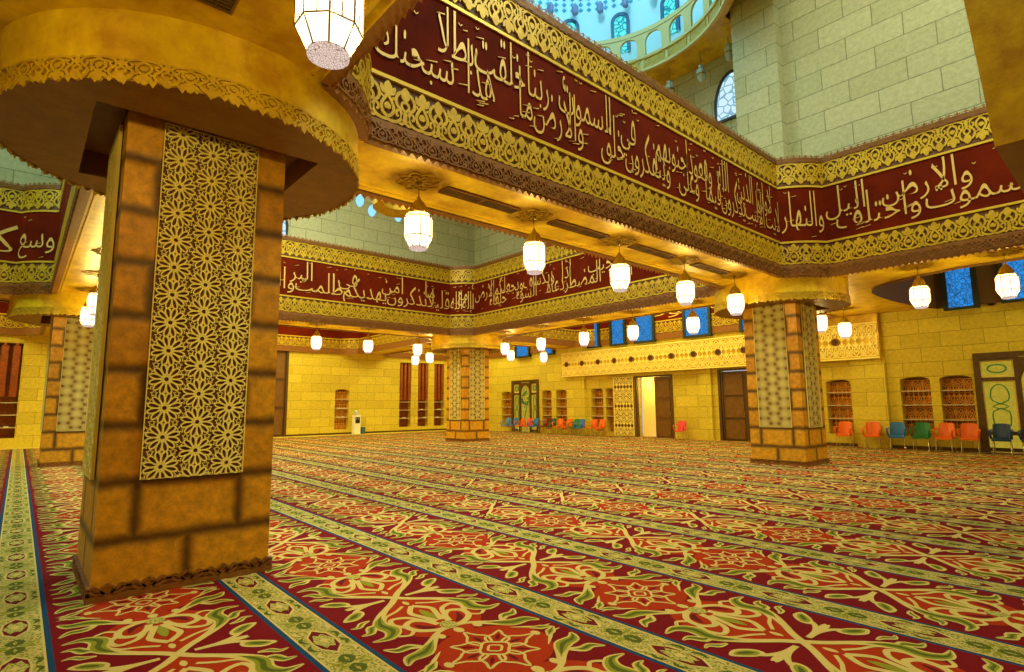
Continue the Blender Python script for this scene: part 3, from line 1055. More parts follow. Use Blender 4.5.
def rosette_panel(detail):
    """pierced lattice of twelve-petalled rosettes, in the x-z plane facing -y"""
    b = MB()
    hw = 0.42
    T = lambda a, b_, d_: (a, -PW - 0.01 - d_, b_)
    d = 0.028
    pitch = 0.262
    nz = int((PZ1 - PZ0) / pitch)

    def inside(p):
        return -hw <= p[0] <= hw and PZ0 <= p[1] <= PZ1

    def draw(pts, w_, dd, side):
        """closed loop cut off cleanly at the edge of the panel"""
        n_ = len(pts)
        ok = [inside(p) for p in pts]
        if all(ok):
            b.ribbon(pts, w_, T, 0, dd, True, sides=side)
            return
        if not any(ok):
            return
        k0 = ok.index(False)
        run = []
        for i in range(1, n_ + 1):
            q = (k0 + i) % n_
            if ok[q]:
                if not run:
                    p = pts[q - 1]
                    run.append((max(-hw, min(hw, p[0])), max(PZ0, min(PZ1, p[1]))))
                run.append(pts[q])
            elif run:
                run.append((max(-hw, min(hw, pts[q][0])), max(PZ0, min(PZ1, pts[q][1]))))
                b.ribbon(run, w_, T, 0, dd, False, sides=side)
                run = []
        if run:
            b.ribbon(run, w_, T, 0, dd, False, sides=side)
    m = {3: 12, 2: 7, 1: 5}[detail]
    cnt = 0
    for col in (-1, 0, 1):
        for k in range(-1, nz + 2):
            cx = col * 0.272
            cz = PZ0 + 0.10 + (k + (0.5 if col == 0 else 0.0)) * pitch
            R1, R0 = 0.136, 0.036
            ring = [(cx + 0.027 * math.cos(2 * PI * i / 10), cz + 0.027 * math.sin(2 * PI * i / 10)) for i in range(10)]
            draw(ring, 0.014 if detail > 2 else 0.012, d, detail > 2)
            for q in range(12):
                a = 2 * PI * (q + 0.5) / 12
                ca, sa = math.cos(a), math.sin(a)
                loop = []
                for i in range(m):
                    t = 2 * PI * i / m
                    rr_ = (R1 + R0) / 2 - (R1 - R0) / 2 * math.cos(t)
                    wv = 0.0225 * math.sin(t) * (0.7 + 0.42 * (rr_ - R0) / (R1 - R0))
                    loop.append((cx + rr_ * ca - wv * sa, cz + rr_ * sa + wv * ca))
                cnt += 1
                draw(loop, 0.0120 if detail > 2 else 0.0100, d + 0.0003 * (cnt % 6), detail > 2)
            for sxx, szz, rs in ((0.136, 0.196, 0.034), (0.136, 0.066, 0.034), (0.09, 0.131, 0.030), (-0.09, 0.131, 0.030), (0.0, 0.131, 0.020), (-0.136, 0.196, 0.034), (-0.136, 0.066, 0.034)):
                if (sxx < -0.1 and col > -1) or (detail < 3 and rs < 0.031):
                    continue
                star = []
                for i in range(10):
                    t = 2 * PI * i / 10 + PI / 2
                    rr_ = rs if i % 2 == 0 else rs * 0.5
                    star.append((cx + sxx + rr_ * math.cos(t), cz + szz + rr_ * math.sin(t)))
                draw(star, 0.009 if detail > 2 else 0.006, d * 0.9, False)
    # thin border
    bo = [(-hw, PZ0), (hw, PZ0), (hw, PZ1), (-hw, PZ1)]
    b.ribbon(bo, 0.008, T, 0, d, True)
    return b


def pillar(detail):
    root = empty('pillar')
    b = MB()
    b.box(-PW, PW, -PW, PW, 0, 4.62, 0, skip='bt')
    b.uv = [[(u_ + 0.42, v_) for u_, v_ in q] for q in b.uv]
    b.build('shaft', M['pillar'], root)
    # panel backing and lattice on the four faces
    bk = MB()
    for k in range(4):
        c_, s_ = (1, 0, -1, 0)[k], (0, 1, 0, -1)[k]
        P = [(-0.42, -PW - 0.006, PZ0), (0.42, -PW - 0.006, PZ0), (0.42, -PW - 0.006, PZ1), (-0.42, -PW - 0.006, PZ1)]
        bk.face([(c_ * x - s_ * y, s_ * x + c_ * y, z) for x, y, z in P])
    bk.build('panel_ground', M['recess_brown'], root)
    lat = rosette_panel(detail)
    first = lat.build('rosette_lattice', M['gold_pale'], root)
    for k in range(1, 4):
        c = first.copy()
        C.objects.link(c)
        c.rotation_euler = (0, 0, k * PI / 2)
    # pierced trim around the foot
    tr = MB()
    for k in range(4):
        c_, s_ = (1, 0, -1, 0)[k], (0, 1, 0, -1)[k]

        def T(a, z, d_, c_=c_, s_=s_):
            x, y = a, -PW - 0.02 - d_
            return (c_ * x - s_ * y, s_ * x + c_ * y, z)
        tr.face([T(-PW - 0.03, 0.0, 0.012), T(PW + 0.03, 0.0, 0.012), T(PW + 0.03, 0.055, 0.012), T(-PW - 0.03, 0.055, 0.012)])
        tr.face([T(-PW - 0.03, 0.055, 0.012), T(PW + 0.03, 0.055, 0.012), T(PW + 0.03, 0.055, -0.02), T(-PW - 0.03, 0.055, -0.02)])
        nn = 5
        tw = (2 * PW + 0.06) / nn
        for j in range(nn):
            cc = -PW - 0.03 + (j + 0.5) * tw
            for sg in (-1, 1):
                w1 = smooth_pts([(cc, 0.135), (cc + sg * 0.05, 0.10), (cc + sg * 0.02, 0.06)], 3)
                w2 = smooth_pts([(cc, 0.06), (cc + sg * 0.05, 0.085), (cc + sg * 0.10, 0.125), (cc + sg * tw / 2, 0.09)], 4)
                w3 = smooth_pts([(cc + sg * 0.03, 0.055), (cc + sg * 0.09, 0.07), (cc + sg * tw / 2, 0.115)], 4)
                for w_ in (w1, w2, w3):
                    tr.ribbon(w_, 0.02, T, -0.02, 0.012)
    tr.build('foot_trim', M['bronze'], root)
    # round capital
    cp = MB()
    cp.lathe([(1.70, 4.22), (1.70, 4.86)], 72)
    drum = cp.build('capital_drum', M['gold_plaster'], root, smooth=True)
    un = MB()
    n_ = 72
    hs = 0.97
    for i in range(n_):
        a, c = 2 * PI * i / n_ - PI / 4, 2 * PI * (i + 1) / n_ - PI / 4
        sq = lambda t: (hs * max(-1, min(1, math.cos(t) * 1.4142 * (1 / max(abs(math.cos(t)), abs(math.sin(t)), 0.7071)) / 1.4142)), hs * max(-1, min(1, math.sin(t) / max(abs(math.cos(t)), abs(math.sin(t))))))

        def sqp(t):
            k_ = max(abs(math.cos(t)), abs(math.sin(t)))
            return (hs * math.cos(t) / k_, hs * math.sin(t) / k_)
        q0, q1 = sqp(a), sqp(c)
        un.face([(1.70 * math.cos(a), 1.70 * math.sin(a), 4.22), (q0[0], q0[1], 4.22), (q1[0], q1[1], 4.22), (1.70 * math.cos(c), 1.70 * math.sin(c), 4.22)])
        un.face([(q0[0], q0[1], 4.22), (q0[0], q0[1], 4.5), (q1[0], q1[1], 4.5), (q1[0], q1[1], 4.22)])
    un.face([(-hs, -hs, 4.5), (-hs, hs, 4.5), (hs, hs, 4.5), (hs, -hs, 4.5)])
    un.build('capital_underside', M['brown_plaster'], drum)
    fg = MB()

    def TC(a, z, d_):
        t = a / 1.70
        return ((1.70 + d_) * math.cos(t), (1.70 + d_) * math.sin(t), z)
    L = 2 * PI * 1.70
    tl = {3: TILE3, 2: TILE2, 1: TILE1}[detail]
    arabesque(fg, TC, 0, L, 4.19, 4.40, 0.32, 0.0, 0.022, True, tl, sides=detail > 1, wmul=1.25)
    n2 = 104
    for k in range(n2):
        c = (k + 0.5) * L / n2
        fg.face([TC(c - 0.04, 4.235, 0.02), TC(c + 0.04, 4.235, 0.02), TC(c + 0.01, 4.17 if k % 2 else 4.19, 0.02)])
    fg.build('capital_fringe', M['gold'], drum)
    return root


M['recess_brown'] = mat('panel_ground_brown', (0.17, 0.058, 0.006), 0.65)
PX = (1.27, 15.87, -13.33)
PY = (6.68, 21.28)
pil = pillar(3)
pil.location = (PX[0], PY[0], 0)
tag(pil, 'large near brown block pillar with pale rosette lattice panels and wide round capital', 'pillar', 'block pillars with round capitals')
pil2 = pillar(2)
pil2.location = (PX[1], PY[0], 0)
tag(pil2, 'block pillar at the right corner of the front inscribed beam, before the dark double door', 'pillar', 'block pillars with round capitals')
pil3 = copy_tree(pil2, (PX[1], PY[1], 0))
tag(pil3, 'most distant block pillar, near the middle of the hall, left of the row of small chairs', 'pillar')
pil4 = copy_tree(pil2, (PX[0], PY[1], 0))
tag(pil4, 'block pillar far left, seen past the left side of the large near pillar', 'pillar')


# ------------------------------------------------------------------ lanterns
def make_lantern():
    root = empty('hanging_lantern')
    z0 = 4.82
    g, fr = MB(), MB()
    prof = [(0.125, 3.84), (0.200, 3.99), (0.200, 4.27), (0.165, 4.33)]
    a0 = PI / 8
    g.lathe(prof, 8, a0=a0)
    for i in range(8):
        a = a0 + 2 * PI * i / 8
        c_, s_ = math.cos(a), math.sin(a)
        fr.tube([(r_ * 1.01 * c_, r_ * 1.01 * s_, z) for r_, z in prof], 0.0065, 4)
        # short mullion in the middle of each pane
        b_ = a + PI / 8
        rm = 0.200 * math.cos(PI / 8) * 1.01
        fr.tube([(rm * math.cos(b_), rm * math.sin(b_), 3.985), (rm * math.cos(b_), rm * math.sin(b_), 4.09)], 0.004, 4)
    for r_, z in prof:
        fr.tube([(r_ * 1.01 * math.cos(a0 + 2 * PI * i / 8), r_ * 1.01 * math.sin(a0 + 2 * PI * i / 8), z) for i in range(8)], 0.0065, 4, closed=True)
    gl_ = g.build('lantern_glass', M['lamp_glass'], root)
    fr.build('lantern_frame', M['lead'], gl_)
    cp = MB()
    cp.lathe([(0.167, 4.335), (0.125, 4.35), (0.12, 4.41), (0.085, 4.48), (0.04, 4.53), (0.03, 4.57), (0.012, 4.60), (0.0, 4.60)], 16)
    for i in range(12):
        a = 2 * PI * i / 12
        cp.tube([((r_ + 0.004) * math.cos(a), (r_ + 0.004) * math.sin(a), z) for r_, z in ((0.125, 4.35), (0.12, 4.41), (0.085, 4.48), (0.04, 4.53))], 0.007, 4)
    cp.build('lantern_cap', M['gold'], root)
    bt = MB()
    bt.lathe([(0.127, 3.845), (0.127, 3.82), (0.105, 3.81), (0.0, 3.81)], 16)
    bt.build('pierced_base', M['pierced'], root)
    ch = MB()
    ch.tube([(0, 0, 4.59), (0, 0, 4.83)], 0.007, 5)
    ch.lathe([(0.0, 4.74), (0.03, 4.77), (0.035, 4.83)], 8)
    rod = ch.build('suspension_rod', M['lead'], root)
    ro = MB()

    def T(a, b_, d_):
        return (a, b_, 4.825 - d_)
    nn = 8
    for i in range(nn):
        c = 2 * PI * i / nn
        ca, sa = math.cos(c), math.sin(c)
        rot = lambda P: [(x * ca - y * sa, x * sa + y * ca) for x, y in P]
        ro.ribbon(rot(smooth_pts([(0.06, 0), (0.15, 0.045), (0.22, 0.0), (0.15, -0.045)], 3, True)), 0.022, T, 0, 0.02, True)
        ro.ribbon(rot(smooth_pts([(0.20, 0.10), (0.27, 0.07), (0.33, 0.0), (0.27, -0.07), (0.20, -0.10)], 3)), 0.024, T, 0, 0.02)
        ro.ribbon(rot(smooth_pts([(0.10, 0.06), (0.18, 0.12), (0.26, 0.07)], 3)), 0.02, T, 0, 0.02)
    ro.build('ceiling_rose', M['gold'], rod)
    return root


LANT = [  # x, y, label
    (4.10, 6.68, 'lantern nearest the large left pillar under the front inscribed beam'),
    (6.38, 6.68, 'second lantern from the large near pillar along the front beam'),
    (8.70, 6.68, 'third lantern from the large near pillar along the front beam, in its middle'),
    (11.05, 6.68, 'fourth lantern from the large near pillar along the front beam'),
    (13.35, 6.68, 'last lantern of the front beam, beside the right pillar capital'),
    (15.87, 3.41, 'lantern in front of the dark ceiling opening, left of the right blue windows'),
    (15.87, 1.84, 'lantern at the right picture edge, in front of a blue window'),
    (1.27, 3.14, 'largest and nearest lantern, hanging above the large near pillar capital'),
    (8.50, 21.2, 'lantern hanging before the far stone wall, nearest the large pillar'),
    (10.68, 21.2, 'lantern hanging before the far stone wall, above the water dispenser'),
    (13.05, 21.2, 'lantern hanging just left of the most distant pillar, highest of its cluster'),
    (16.0, 26.2, 'lantern left of the distant pillar, lowest and farthest of its cluster'),
    (15.75, 24.4, 'lantern just left of the distant pillar capital, right one of its cluster'),
    (15.87, 18.55, 'lantern right of the distant pillar, left one of an overlapping pair'),
    (18.3, 20.95, 'lantern right of the distant pillar, right one of an overlapping pair'),
    (15.87, 16.28, 'lantern above the row of distant chairs, upper one of a close pair'),
    (20.4, 20.75, 'lantern above the distant chairs, lower one of a close pair'),
    (15.87, 13.96, 'lantern below the far inscription, left of the narrow blue window'),
    (15.87, 11.7, 'lantern before the pair of blue windows over the gallery front'),
    (15.87, 9.38, 'lantern behind the front beam, over the dark double door'),
    (18.7, 6.65, 'lantern just right of the right pillar, the left one of two'),
    (21.1, 6.74, 'lantern right of the right pillar, before the gallery front end'),
    (1.21, 16.4, 'lantern left of the large near pillar, the middle one of three overlapping'),
    (1.24, 18.8, 'lantern left of the large near pillar, lowest and farthest of three overlapping'),
    (1.27, 0.75, 'lantern added for light in the near ceiling, behind the viewpoint'),  # unseen, added to light the near pillar and floor
    (-1.2, 4.2, 'lantern added for light in the near ceiling, left of the viewpoint'),  # unseen, added as light for the near left side
    (-1.4, 0.6, 'lantern added for light in the near ceiling, farthest behind the viewpoint'),  # unseen, added light from behind the camera
    (1.21, 14.0, 'lantern left of the large near pillar, highest of three, half hidden'),
]
proto = make_lantern()
PARTS = {}
for q in bpy.data.objects:
    if q.parent:
        PARTS.setdefault(q.parent.name, []).append(q)
for i, (x, y, lab) in enumerate(LANT):
    o = proto if i == 0 else copy_tree(proto, table=PARTS)
    o.location = (x, y, -0.085 if i == 7 else 0)
    tag(o, 'white glass ' + lab, 'lantern', 'octagonal hanging lanterns')
    lamp('lantern_bulb', 'POINT', (x, y, 4.12), L_LANTERN, WARM, 0.07)

# ------------------------------------------------------------------ soffit vents
def vent(x, y, L, wd, rz, label):
    root = empty('ceiling_vent', (x, y, 0), rz)
    tag(root, label, 'vent', 'ceiling vents')
    b = MB()
    b.box(-L / 2, L / 2, -wd / 2, wd / 2, 4.805, 4.835)
    b.build('vent_back', M['grille'], root)
    fr = MB()
    T = lambda a, c, d_: (a, c, 4.815 - d_)
    fr.ribbon([(-L / 2, -wd / 2), (L / 2, -wd / 2), (L / 2, wd / 2), (-L / 2, wd / 2)], 0.025, T, 0, 0.02, True)
    fr.box(-0.012, 0.012, -wd / 2, wd / 2, 4.795, 4.81)
    fr.build('vent_frame', M['bronze'], root)
    sl = MB()
    n_ = int(L / 0.045)
    for k in range(n_):
        sx = -L / 2 + (k + 0.5) * L / n_
        sl.box(sx - 0.006, sx + 0.006, -wd / 2, wd / 2, 4.795, 4.806)
    for k in range(1, 4):
        sy = -wd / 2 + k * wd / 4
        sl.box(-L / 2, L / 2, sy - 0.004, sy + 0.004, 4.793, 4.80)
    o = sl.build('vent_slats', M['wood'], root)


for i, x in enumerate((5.24, 7.54, 9.87, 12.2)):
    vent(x, 6.68, 1.45, 0.24, 0, 'dark slatted vent in the front beam soffit, ' + ('between the first and second lanterns', 'between the second and third lanterns', 'between the third and fourth lanterns', 'between the fourth and fifth lanterns')[i])
vent(0.82, 4.22, 0.9, 0.48, PI / 2, 'dark slatted vent in the gold ceiling above the near pillar capital')

# ------------------------------------------------------------------ carpet
def carpet():
    b = MB()
    PXT, PYT = 1.60, 2.65
    CR, RD, OR, CM, GR, DG, OL, BL, MR = 0, 0, 1, 2, 3, 4, 5, 6, 7
    # field centre at x = 0 ; strip centre at x = +-0.8
    lay = [0.0, 0.0012, 0.0024, 0.0036, 0.0048]
    cnt = [0]

    def lift(l):
        cnt[0] += 1
        return lay[l] + 0.00006 * (cnt[0] % 17)

    def rect(x0, x1, y0, y1, l, mi):
        b.face([(x0, y0, lay[l]), (x1, y0, lay[l]), (x1, y1, lay[l]), (x0, y1, lay[l])], [(x0, y0), (x1, y0), (x1, y1), (x0, y1)], mi)
    hy = PYT / 2
    SW, BW = 0.155, 0.036
    rect(-0.8 + SW + BW, 0.8 - SW - BW, -hy, hy, 0, 0)
    for s_ in (-1, 1):
        a = 0.8 - SW - BW
        x0, x1 = sorted((s_ * a, s_ * (a + BW)))
        rect(x0, x1, -hy, hy, 0, 6)
        x0, x1 = sorted((s_ * (a + BW), s_ * 0.8))
        rect(x0, x1, -hy, hy, 0, 5)

    class Lay:
        def __getitem__(self, k):
            zz = lift(k)
            return lambda x, y, d_: (x, y, zz)
    T = Lay()

    def sym(pts, w_, l, mi, closed=False, leaf=False, n=4, xs_=(1, -1), ys_=(1, -1)):
        q = smooth_pts(pts, n, closed)
        wd = leafw(len(q), w_) if leaf else w_
        for sx in xs_:
            for sy in ys_:
                p = [(x * sx, y * sy) for x, y in q]
                zz = lift(l)
                b.ribbon(p, wd, lambda x, y, d_, zz=zz: (x, y, zz), 0, 0, closed, mi, False)

    def fillp(pts, l, mi, xs_=(1, -1), ys_=(1, -1), n=4):
        q = smooth_pts(pts, n, True)
        for sx in xs_:
            for sy in ys_:
                zz = lift(l)
                p = [(x * sx, y * sy, zz) for x, y in q]
                if sx * sy < 0:
                    p = p[::-1]
                b.face(p, [(x, y) for x, y, z in p], mi)

    def leaf(pts, w_, n=4, l=2):
        """cream outlined leaf with green body and darker vein"""
        sym(pts, w_ * 1.0, l, 2, leaf=True, n=n)
        q = smooth_pts(pts, n)
        sym(q, w_ * 0.66, l + 1, 3, leaf=True, n=1)
        k = len(q) // 4
        sym(q[k:-k] if k else q, w_ * 0.16, l + 2, 4, leaf=True, n=1)
    def vine(pts, ws, gs=0.35, n=4, tips=True):
        """cream stem that swells into a green bodied leaf with a forked tip"""
        q = smooth_pts(pts, n)
        m_ = len(q)
        wd = []
        for i in range(m_):
            t = i / (m_ - 1) * (len(ws) - 1)
            k = min(int(t), len(ws) - 2)
            wd.append(ws[k] + (ws[k + 1] - ws[k]) * (t - k))
        sym(q, wd, 2, 2, n=1)
        g0 = int(gs * m_)
        gq = q[g0:]
        gw = [max(0.004, (w_ - 0.034) * min(1, (i + 0.3) / 3)) for i, w_ in enumerate(wd[g0:])]
        sym(gq, gw, 3, 3, n=1)
        sym(gq[1:-1], [x * 0.38 for x in gw[1:-1]], 4, 4, n=1)
    # orange ground of the medallion and of the space between the scrolls
    fillp([(0.0, -0.36), (0.17, -0.34), (0.33, -0.22), (0.42, 0.0), (0.33, 0.22), (0.17, 0.34), (0.0, 0.36), (-0.17, 0.34), (-0.33, 0.22), (-0.42, 0.0), (-0.33, -0.22), (-0.17, -0.34)], 1, 1, (1,), (1,))
    fillp([(0.0, 0.34), (0.20, 0.42), (0.33, 0.60), (0.36, 0.84), (0.30, 1.02), (0.16, 1.16), (0.0, 1.28), (-0.16, 1.16), (-0.30, 1.02), (-0.36, 0.84), (-0.33, 0.60), (-0.20, 0.42)], 1, 1, (1,))
    # medallion : six pointed petals in outline around a square centre
    for k in range(8):
        a = 2 * PI * k / 8
        ca, sa = math.cos(a), math.sin(a)
        sc = 1.0 if k % 2 == 0 else 0.86
        lp = [(0.10, 0.055), (0.19, 0.085), (0.26, 0.035), (0.345, 0.0), (0.26, -0.035), (0.19, -0.085), (0.10, -0.055)]
        q = smooth_pts([(x * ca * sc - y * sa, x * sa * sc + y * ca) for x, y in lp], 3)
        b.ribbon(q, 0.020, T[2], 0, 0, False, 2, False)
        q = [(x * ca, x * sa) for x in (0.14, 0.18, 0.23)]
        b.ribbon(q, leafw(3, 0.035), T[2], 0, 0, False, 0 if k % 2 else 7, False)
    for rr_, ww in ((0.105, 0.022), (0.05, 0.018)):
        sq_ = [(rr_ * math.cos(2 * PI * k / 16) * (1 + 0.12 * math.cos(8 * PI * k / 16)), rr_ * math.sin(2 * PI * k / 16) * (1 + 0.12 * math.cos(8 * PI * k / 16))) for k in range(16)]
        b.ribbon(sq_, ww, T[2], 0, 0, True, 2, False)
    # small dots and gold darts beside the medallion
    for x, y, r_ in ((0.16, 0.40, 0.032), (0.0, 0.41, 0.036), (0.37, 0.0, 0.03)):
        fillp([(x + r_ * math.cos(2 * PI * k / 6), y + r_ * 1.4 * math.sin(2 * PI * k / 6)) for k in range(6)], 2, 2, n=2)
    # long horizontal stems and swelling leaves beside the medallion
    vine([(0.02, 0.50), (0.14, 0.47), (0.26, 0.36), (0.38, 0.26), (0.50, 0.24), (0.565, 0.16)], [0.03, 0.04, 0.075, 0.13, 0.10, 0.02])
    vine([(0.34, 0.33), (0.42, 0.40), (0.50, 0.40), (0.57, 0.47)], [0.03, 0.09, 0.08, 0.015], 0.2)
    sym([(0.30, 0.20), (0.40, 0.12), (0.47, 0.06), (0.57, 0.05)], 0.034, 2, 2, leaf=True)
    vine([(0.40, 0.10), (0.47, 0.05), (0.55, 0.0)], [0.02, 0.08, 0.015], 0.1)
    # palmette: a fan of five loops on a gold base
    sym([(0.03, 0.50), (0.13, 0.52), (0.23, 0.60), (0.25, 0.72), (0.17, 0.78), (0.09, 0.72), (0.05, 0.60)], 0.05, 2, 2)
    sym([(0.10, 0.74), (0.16, 0.86), (0.27, 0.90), (0.31, 0.80), (0.26, 0.70)], 0.042, 2, 2)
    sym([(0.02, 0.66), (0.07, 0.82), (0.09, 0.93), (0.0, 1.06)], 0.045, 2, 2)
    sym([(0.0, 0.70), (0.0, 0.82), (0.0, 0.94)], 0.07, 3, 3, leaf=True, xs_=(1,))
    sym([(0.08, 0.56), (0.15, 0.60), (0.19, 0.70)], 0.05, 3, 7, leaf=True)
    sym([(0.0, 0.46), (0.0, 0.54), (0.0, 0.62)], 0.13, 3, 5, leaf=True, xs_=(1,))
    sym([(0.06, 1.10), (0.16, 1.03), (0.27, 0.98), (0.33, 0.90)], 0.028, 2, 2)
    sym([(0.0, 1.10), (0.0, 1.15), (0.0, 1.20)], 0.045, 2, 2, leaf=True, xs_=(1,))
    # the big X of vines swelling into forked green leaves
    vine([(0.0, 1.325), (0.09, 1.22), (0.20, 1.12), (0.31, 1.00), (0.38, 0.86), (0.36, 0.72), (0.44, 0.62), (0.565, 0.63)], [0.06, 0.055, 0.055, 0.075, 0.12, 0.135, 0.09, 0.015], 0.38)
    vine([(0.36, 0.86), (0.45, 0.86), (0.50, 0.78), (0.575, 0.77)], [0.05, 0.09, 0.07, 0.012], 0.2)
    sym([(0.24, 0.62), (0.31, 0.56), (0.38, 0.60)], 0.03, 2, 2)
    # bud trefoil at the side of the crossing
    sym([(0.10, 1.325), (0.24, 1.315), (0.36, 1.27), (0.43, 1.20)], 0.04, 2, 2)
    sym([(0.22, 1.325), (0.34, 1.325), (0.44, 1.31)], 0.06, 2, 2, leaf=True)
    fillp([(0.36, 1.24), (0.42, 1.235), (0.49, 1.19), (0.56, 1.10), (0.47, 1.07), (0.39, 1.12), (0.35, 1.18)], 2, 2)
    fillp([(0.385, 1.215), (0.43, 1.21), (0.48, 1.17), (0.525, 1.11), (0.47, 1.10), (0.41, 1.135), (0.375, 1.18)], 3, 3)
    sym([(0.40, 1.19), (0.45, 1.15), (0.50, 1.12)], 0.035, 4, 4, leaf=True)
    vine([(0.40, 1.00), (0.47, 0.98), (0.52, 0.93), (0.58, 0.94)], [0.02, 0.06, 0.05, 0.01], 0.1)
    # strip: long medallions with maroon ends in a cream frame, scrolls between
    nd = 3
    st_ = PYT / nd
    for sgn in (-1, 1):
        for k in range(nd):
            cy = -hy + (k + 0.5) * st_
            cx = sgn * 0.8
            e = -sgn

            def half(P):
                return [(cx + e * x, cy + y) for x, y in P]

            def hf(P, l, mi):
                P = half(P)
                b.face([(x, y, lay[l]) for x, y in (P if e < 0 else P[::-1])], None, mi)
            hf([(0.0, -0.25), (0.03, -0.20), (0.075, -0.13), (0.088, 0.0), (0.075, 0.13), (0.03, 0.20), (0.0, 0.25)], 1, 2)
            hf([(0.0, -0.215), (0.022, -0.18), (0.062, -0.12), (0.074, 0.0), (0.062, 0.12), (0.022, 0.18), (0.0, 0.215)], 2, 7)
            hf([(0.0, -0.10), (0.03, -0.13), (0.05, -0.06), (0.075, 0.0), (0.05, 0.06), (0.03, 0.13), (0.0, 0.10)], 3, 5)
            hf([(0.0, -0.05), (0.03, 0.0), (0.0, 0.05)], 4, 2)
            for q in (-1, 1):
                b.ribbon(smooth_pts(half([(0.02, q * 0.28), (0.07, q * 0.26), (0.11, q * 0.31), (0.09, q * 0.37), (0.05, q * 0.34)]), 3), 0.011, T[2], 0, 0, False, 2, False)
                b.ribbon(smooth_pts(half([(0.09, q * 0.17), (0.125, q * 0.22), (0.10, q * 0.27)]), 3), leafw(7, 0.03), T[2], 0, 0, False, 2, False)
                b.ribbon(smooth_pts(half([(0.10, q * 0.02), (0.13, q * 0.08), (0.10, q * 0.14)]), 3), leafw(7, 0.03), T[1], 0, 0, False, 4, False)
                b.ribbon(smooth_pts(half([(0.0, q * 0.29), (0.035, q * 0.36), (0.0, q * 0.43)]), 3), leafw(7, 0.045), T[1], 0, 0, False, 4, False)
                b.ribbon(smooth_pts(half([(0.03, q * 0.41), (0.07, q * 0.42), (0.11, q * 0.39)]), 3), leafw(7, 0.03), T[1], 0, 0, False, 3, False)
        b.ribbon([(sgn * (0.8 - 0.148), -hy), (sgn * (0.8 - 0.148), hy)], 0.014, T[1], 0, 0, False, 2, False)

    def wool(name, c, c2, sc=260):
        m = mat(name, c, 0.92, 0, (c2, sc, 0.35, 0.65), (350, 0.35), spec=0.1)
        return m
    mats = [wool('carpet_crimson', (0.22, 0.005, 0.012), (0.15, 0.003, 0.008)), wool('carpet_orange_red', (0.46, 0.04, 0.006), (0.34, 0.022, 0.004)),
            wool('carpet_cream', (0.74, 0.58, 0.20), (0.60, 0.45, 0.13)), wool('carpet_leaf_green', (0.34, 0.34, 0.03), (0.22, 0.23, 0.018)),
            wool('carpet_deep_green', (0.12, 0.15, 0.02), (0.08, 0.10, 0.012)), wool('carpet_olive_gold', (0.46, 0.42, 0.11), (0.22, 0.22, 0.04), 45),
            wool('carpet_blue', (0.012, 0.07, 0.17), (0.008, 0.045, 0.12)), wool('carpet_maroon', (0.18, 0.012, 0.02), (0.12, 0.006, 0.012))]
    nt = mats[5].node_tree
    tc_ = nt.nodes.new('ShaderNodeTexCoord')
    vo = nt.nodes.new('ShaderNodeTexVoronoi')
    vo.feature = 'DISTANCE_TO_EDGE'
    vo.inputs['Scale'].default_value = 42
    rp_ = nt.nodes.new('ShaderNodeValToRGB')
    rp_.color_ramp.elements[0].position = 0.08
    rp_.color_ramp.elements[1].position = 0.22
    rp_.color_ramp.elements[0].color = (0.56, 0.48, 0.13, 1)
    rp_.color_ramp.elements[1].color = (0.20, 0.205, 0.03, 1)
    nt.links.new(tc_.outputs['Object'], vo.inputs['Vector'])
    nt.links.new(vo.outputs['Distance'], rp_.inputs['Fac'])
    nt.links.new(rp_.outputs['Color'], nt.nodes['Principled BSDF'].inputs['Base Color'])
    o = b.build('carpet', mats)
    # strips are centred on x = 0.11 + 1.6 k ; medallions on y = 3.05 + 2.65 k
    nx, ny = 24, 15
    x0 = 0.105 + 0.8 - 1.6 * 9
    o.location = (x0, 3.05 - 2.65 * 4, 0.0)
    for nme, cnt, off in (('columns', nx, (PXT, 0, 0)), ('rows', ny, (0, PYT, 0))):
        ar = o.modifiers.new(nme, 'ARRAY')
        ar.use_relative_offset = False
        ar.use_constant_offset = True
        ar.constant_offset_displace = off
        ar.count = cnt
    return o


cp_ = carpet()
tag(cp_, 'wall to wall red prayer carpet with green floral scrolls and blue edged stripes', 'carpet')
fl = MB()
fl.box(XL - 0.3, 24.6, YS - 0.3, 33, -0.2, -0.004)
tag(fl.build('floor', M['stone']), kind='structure')


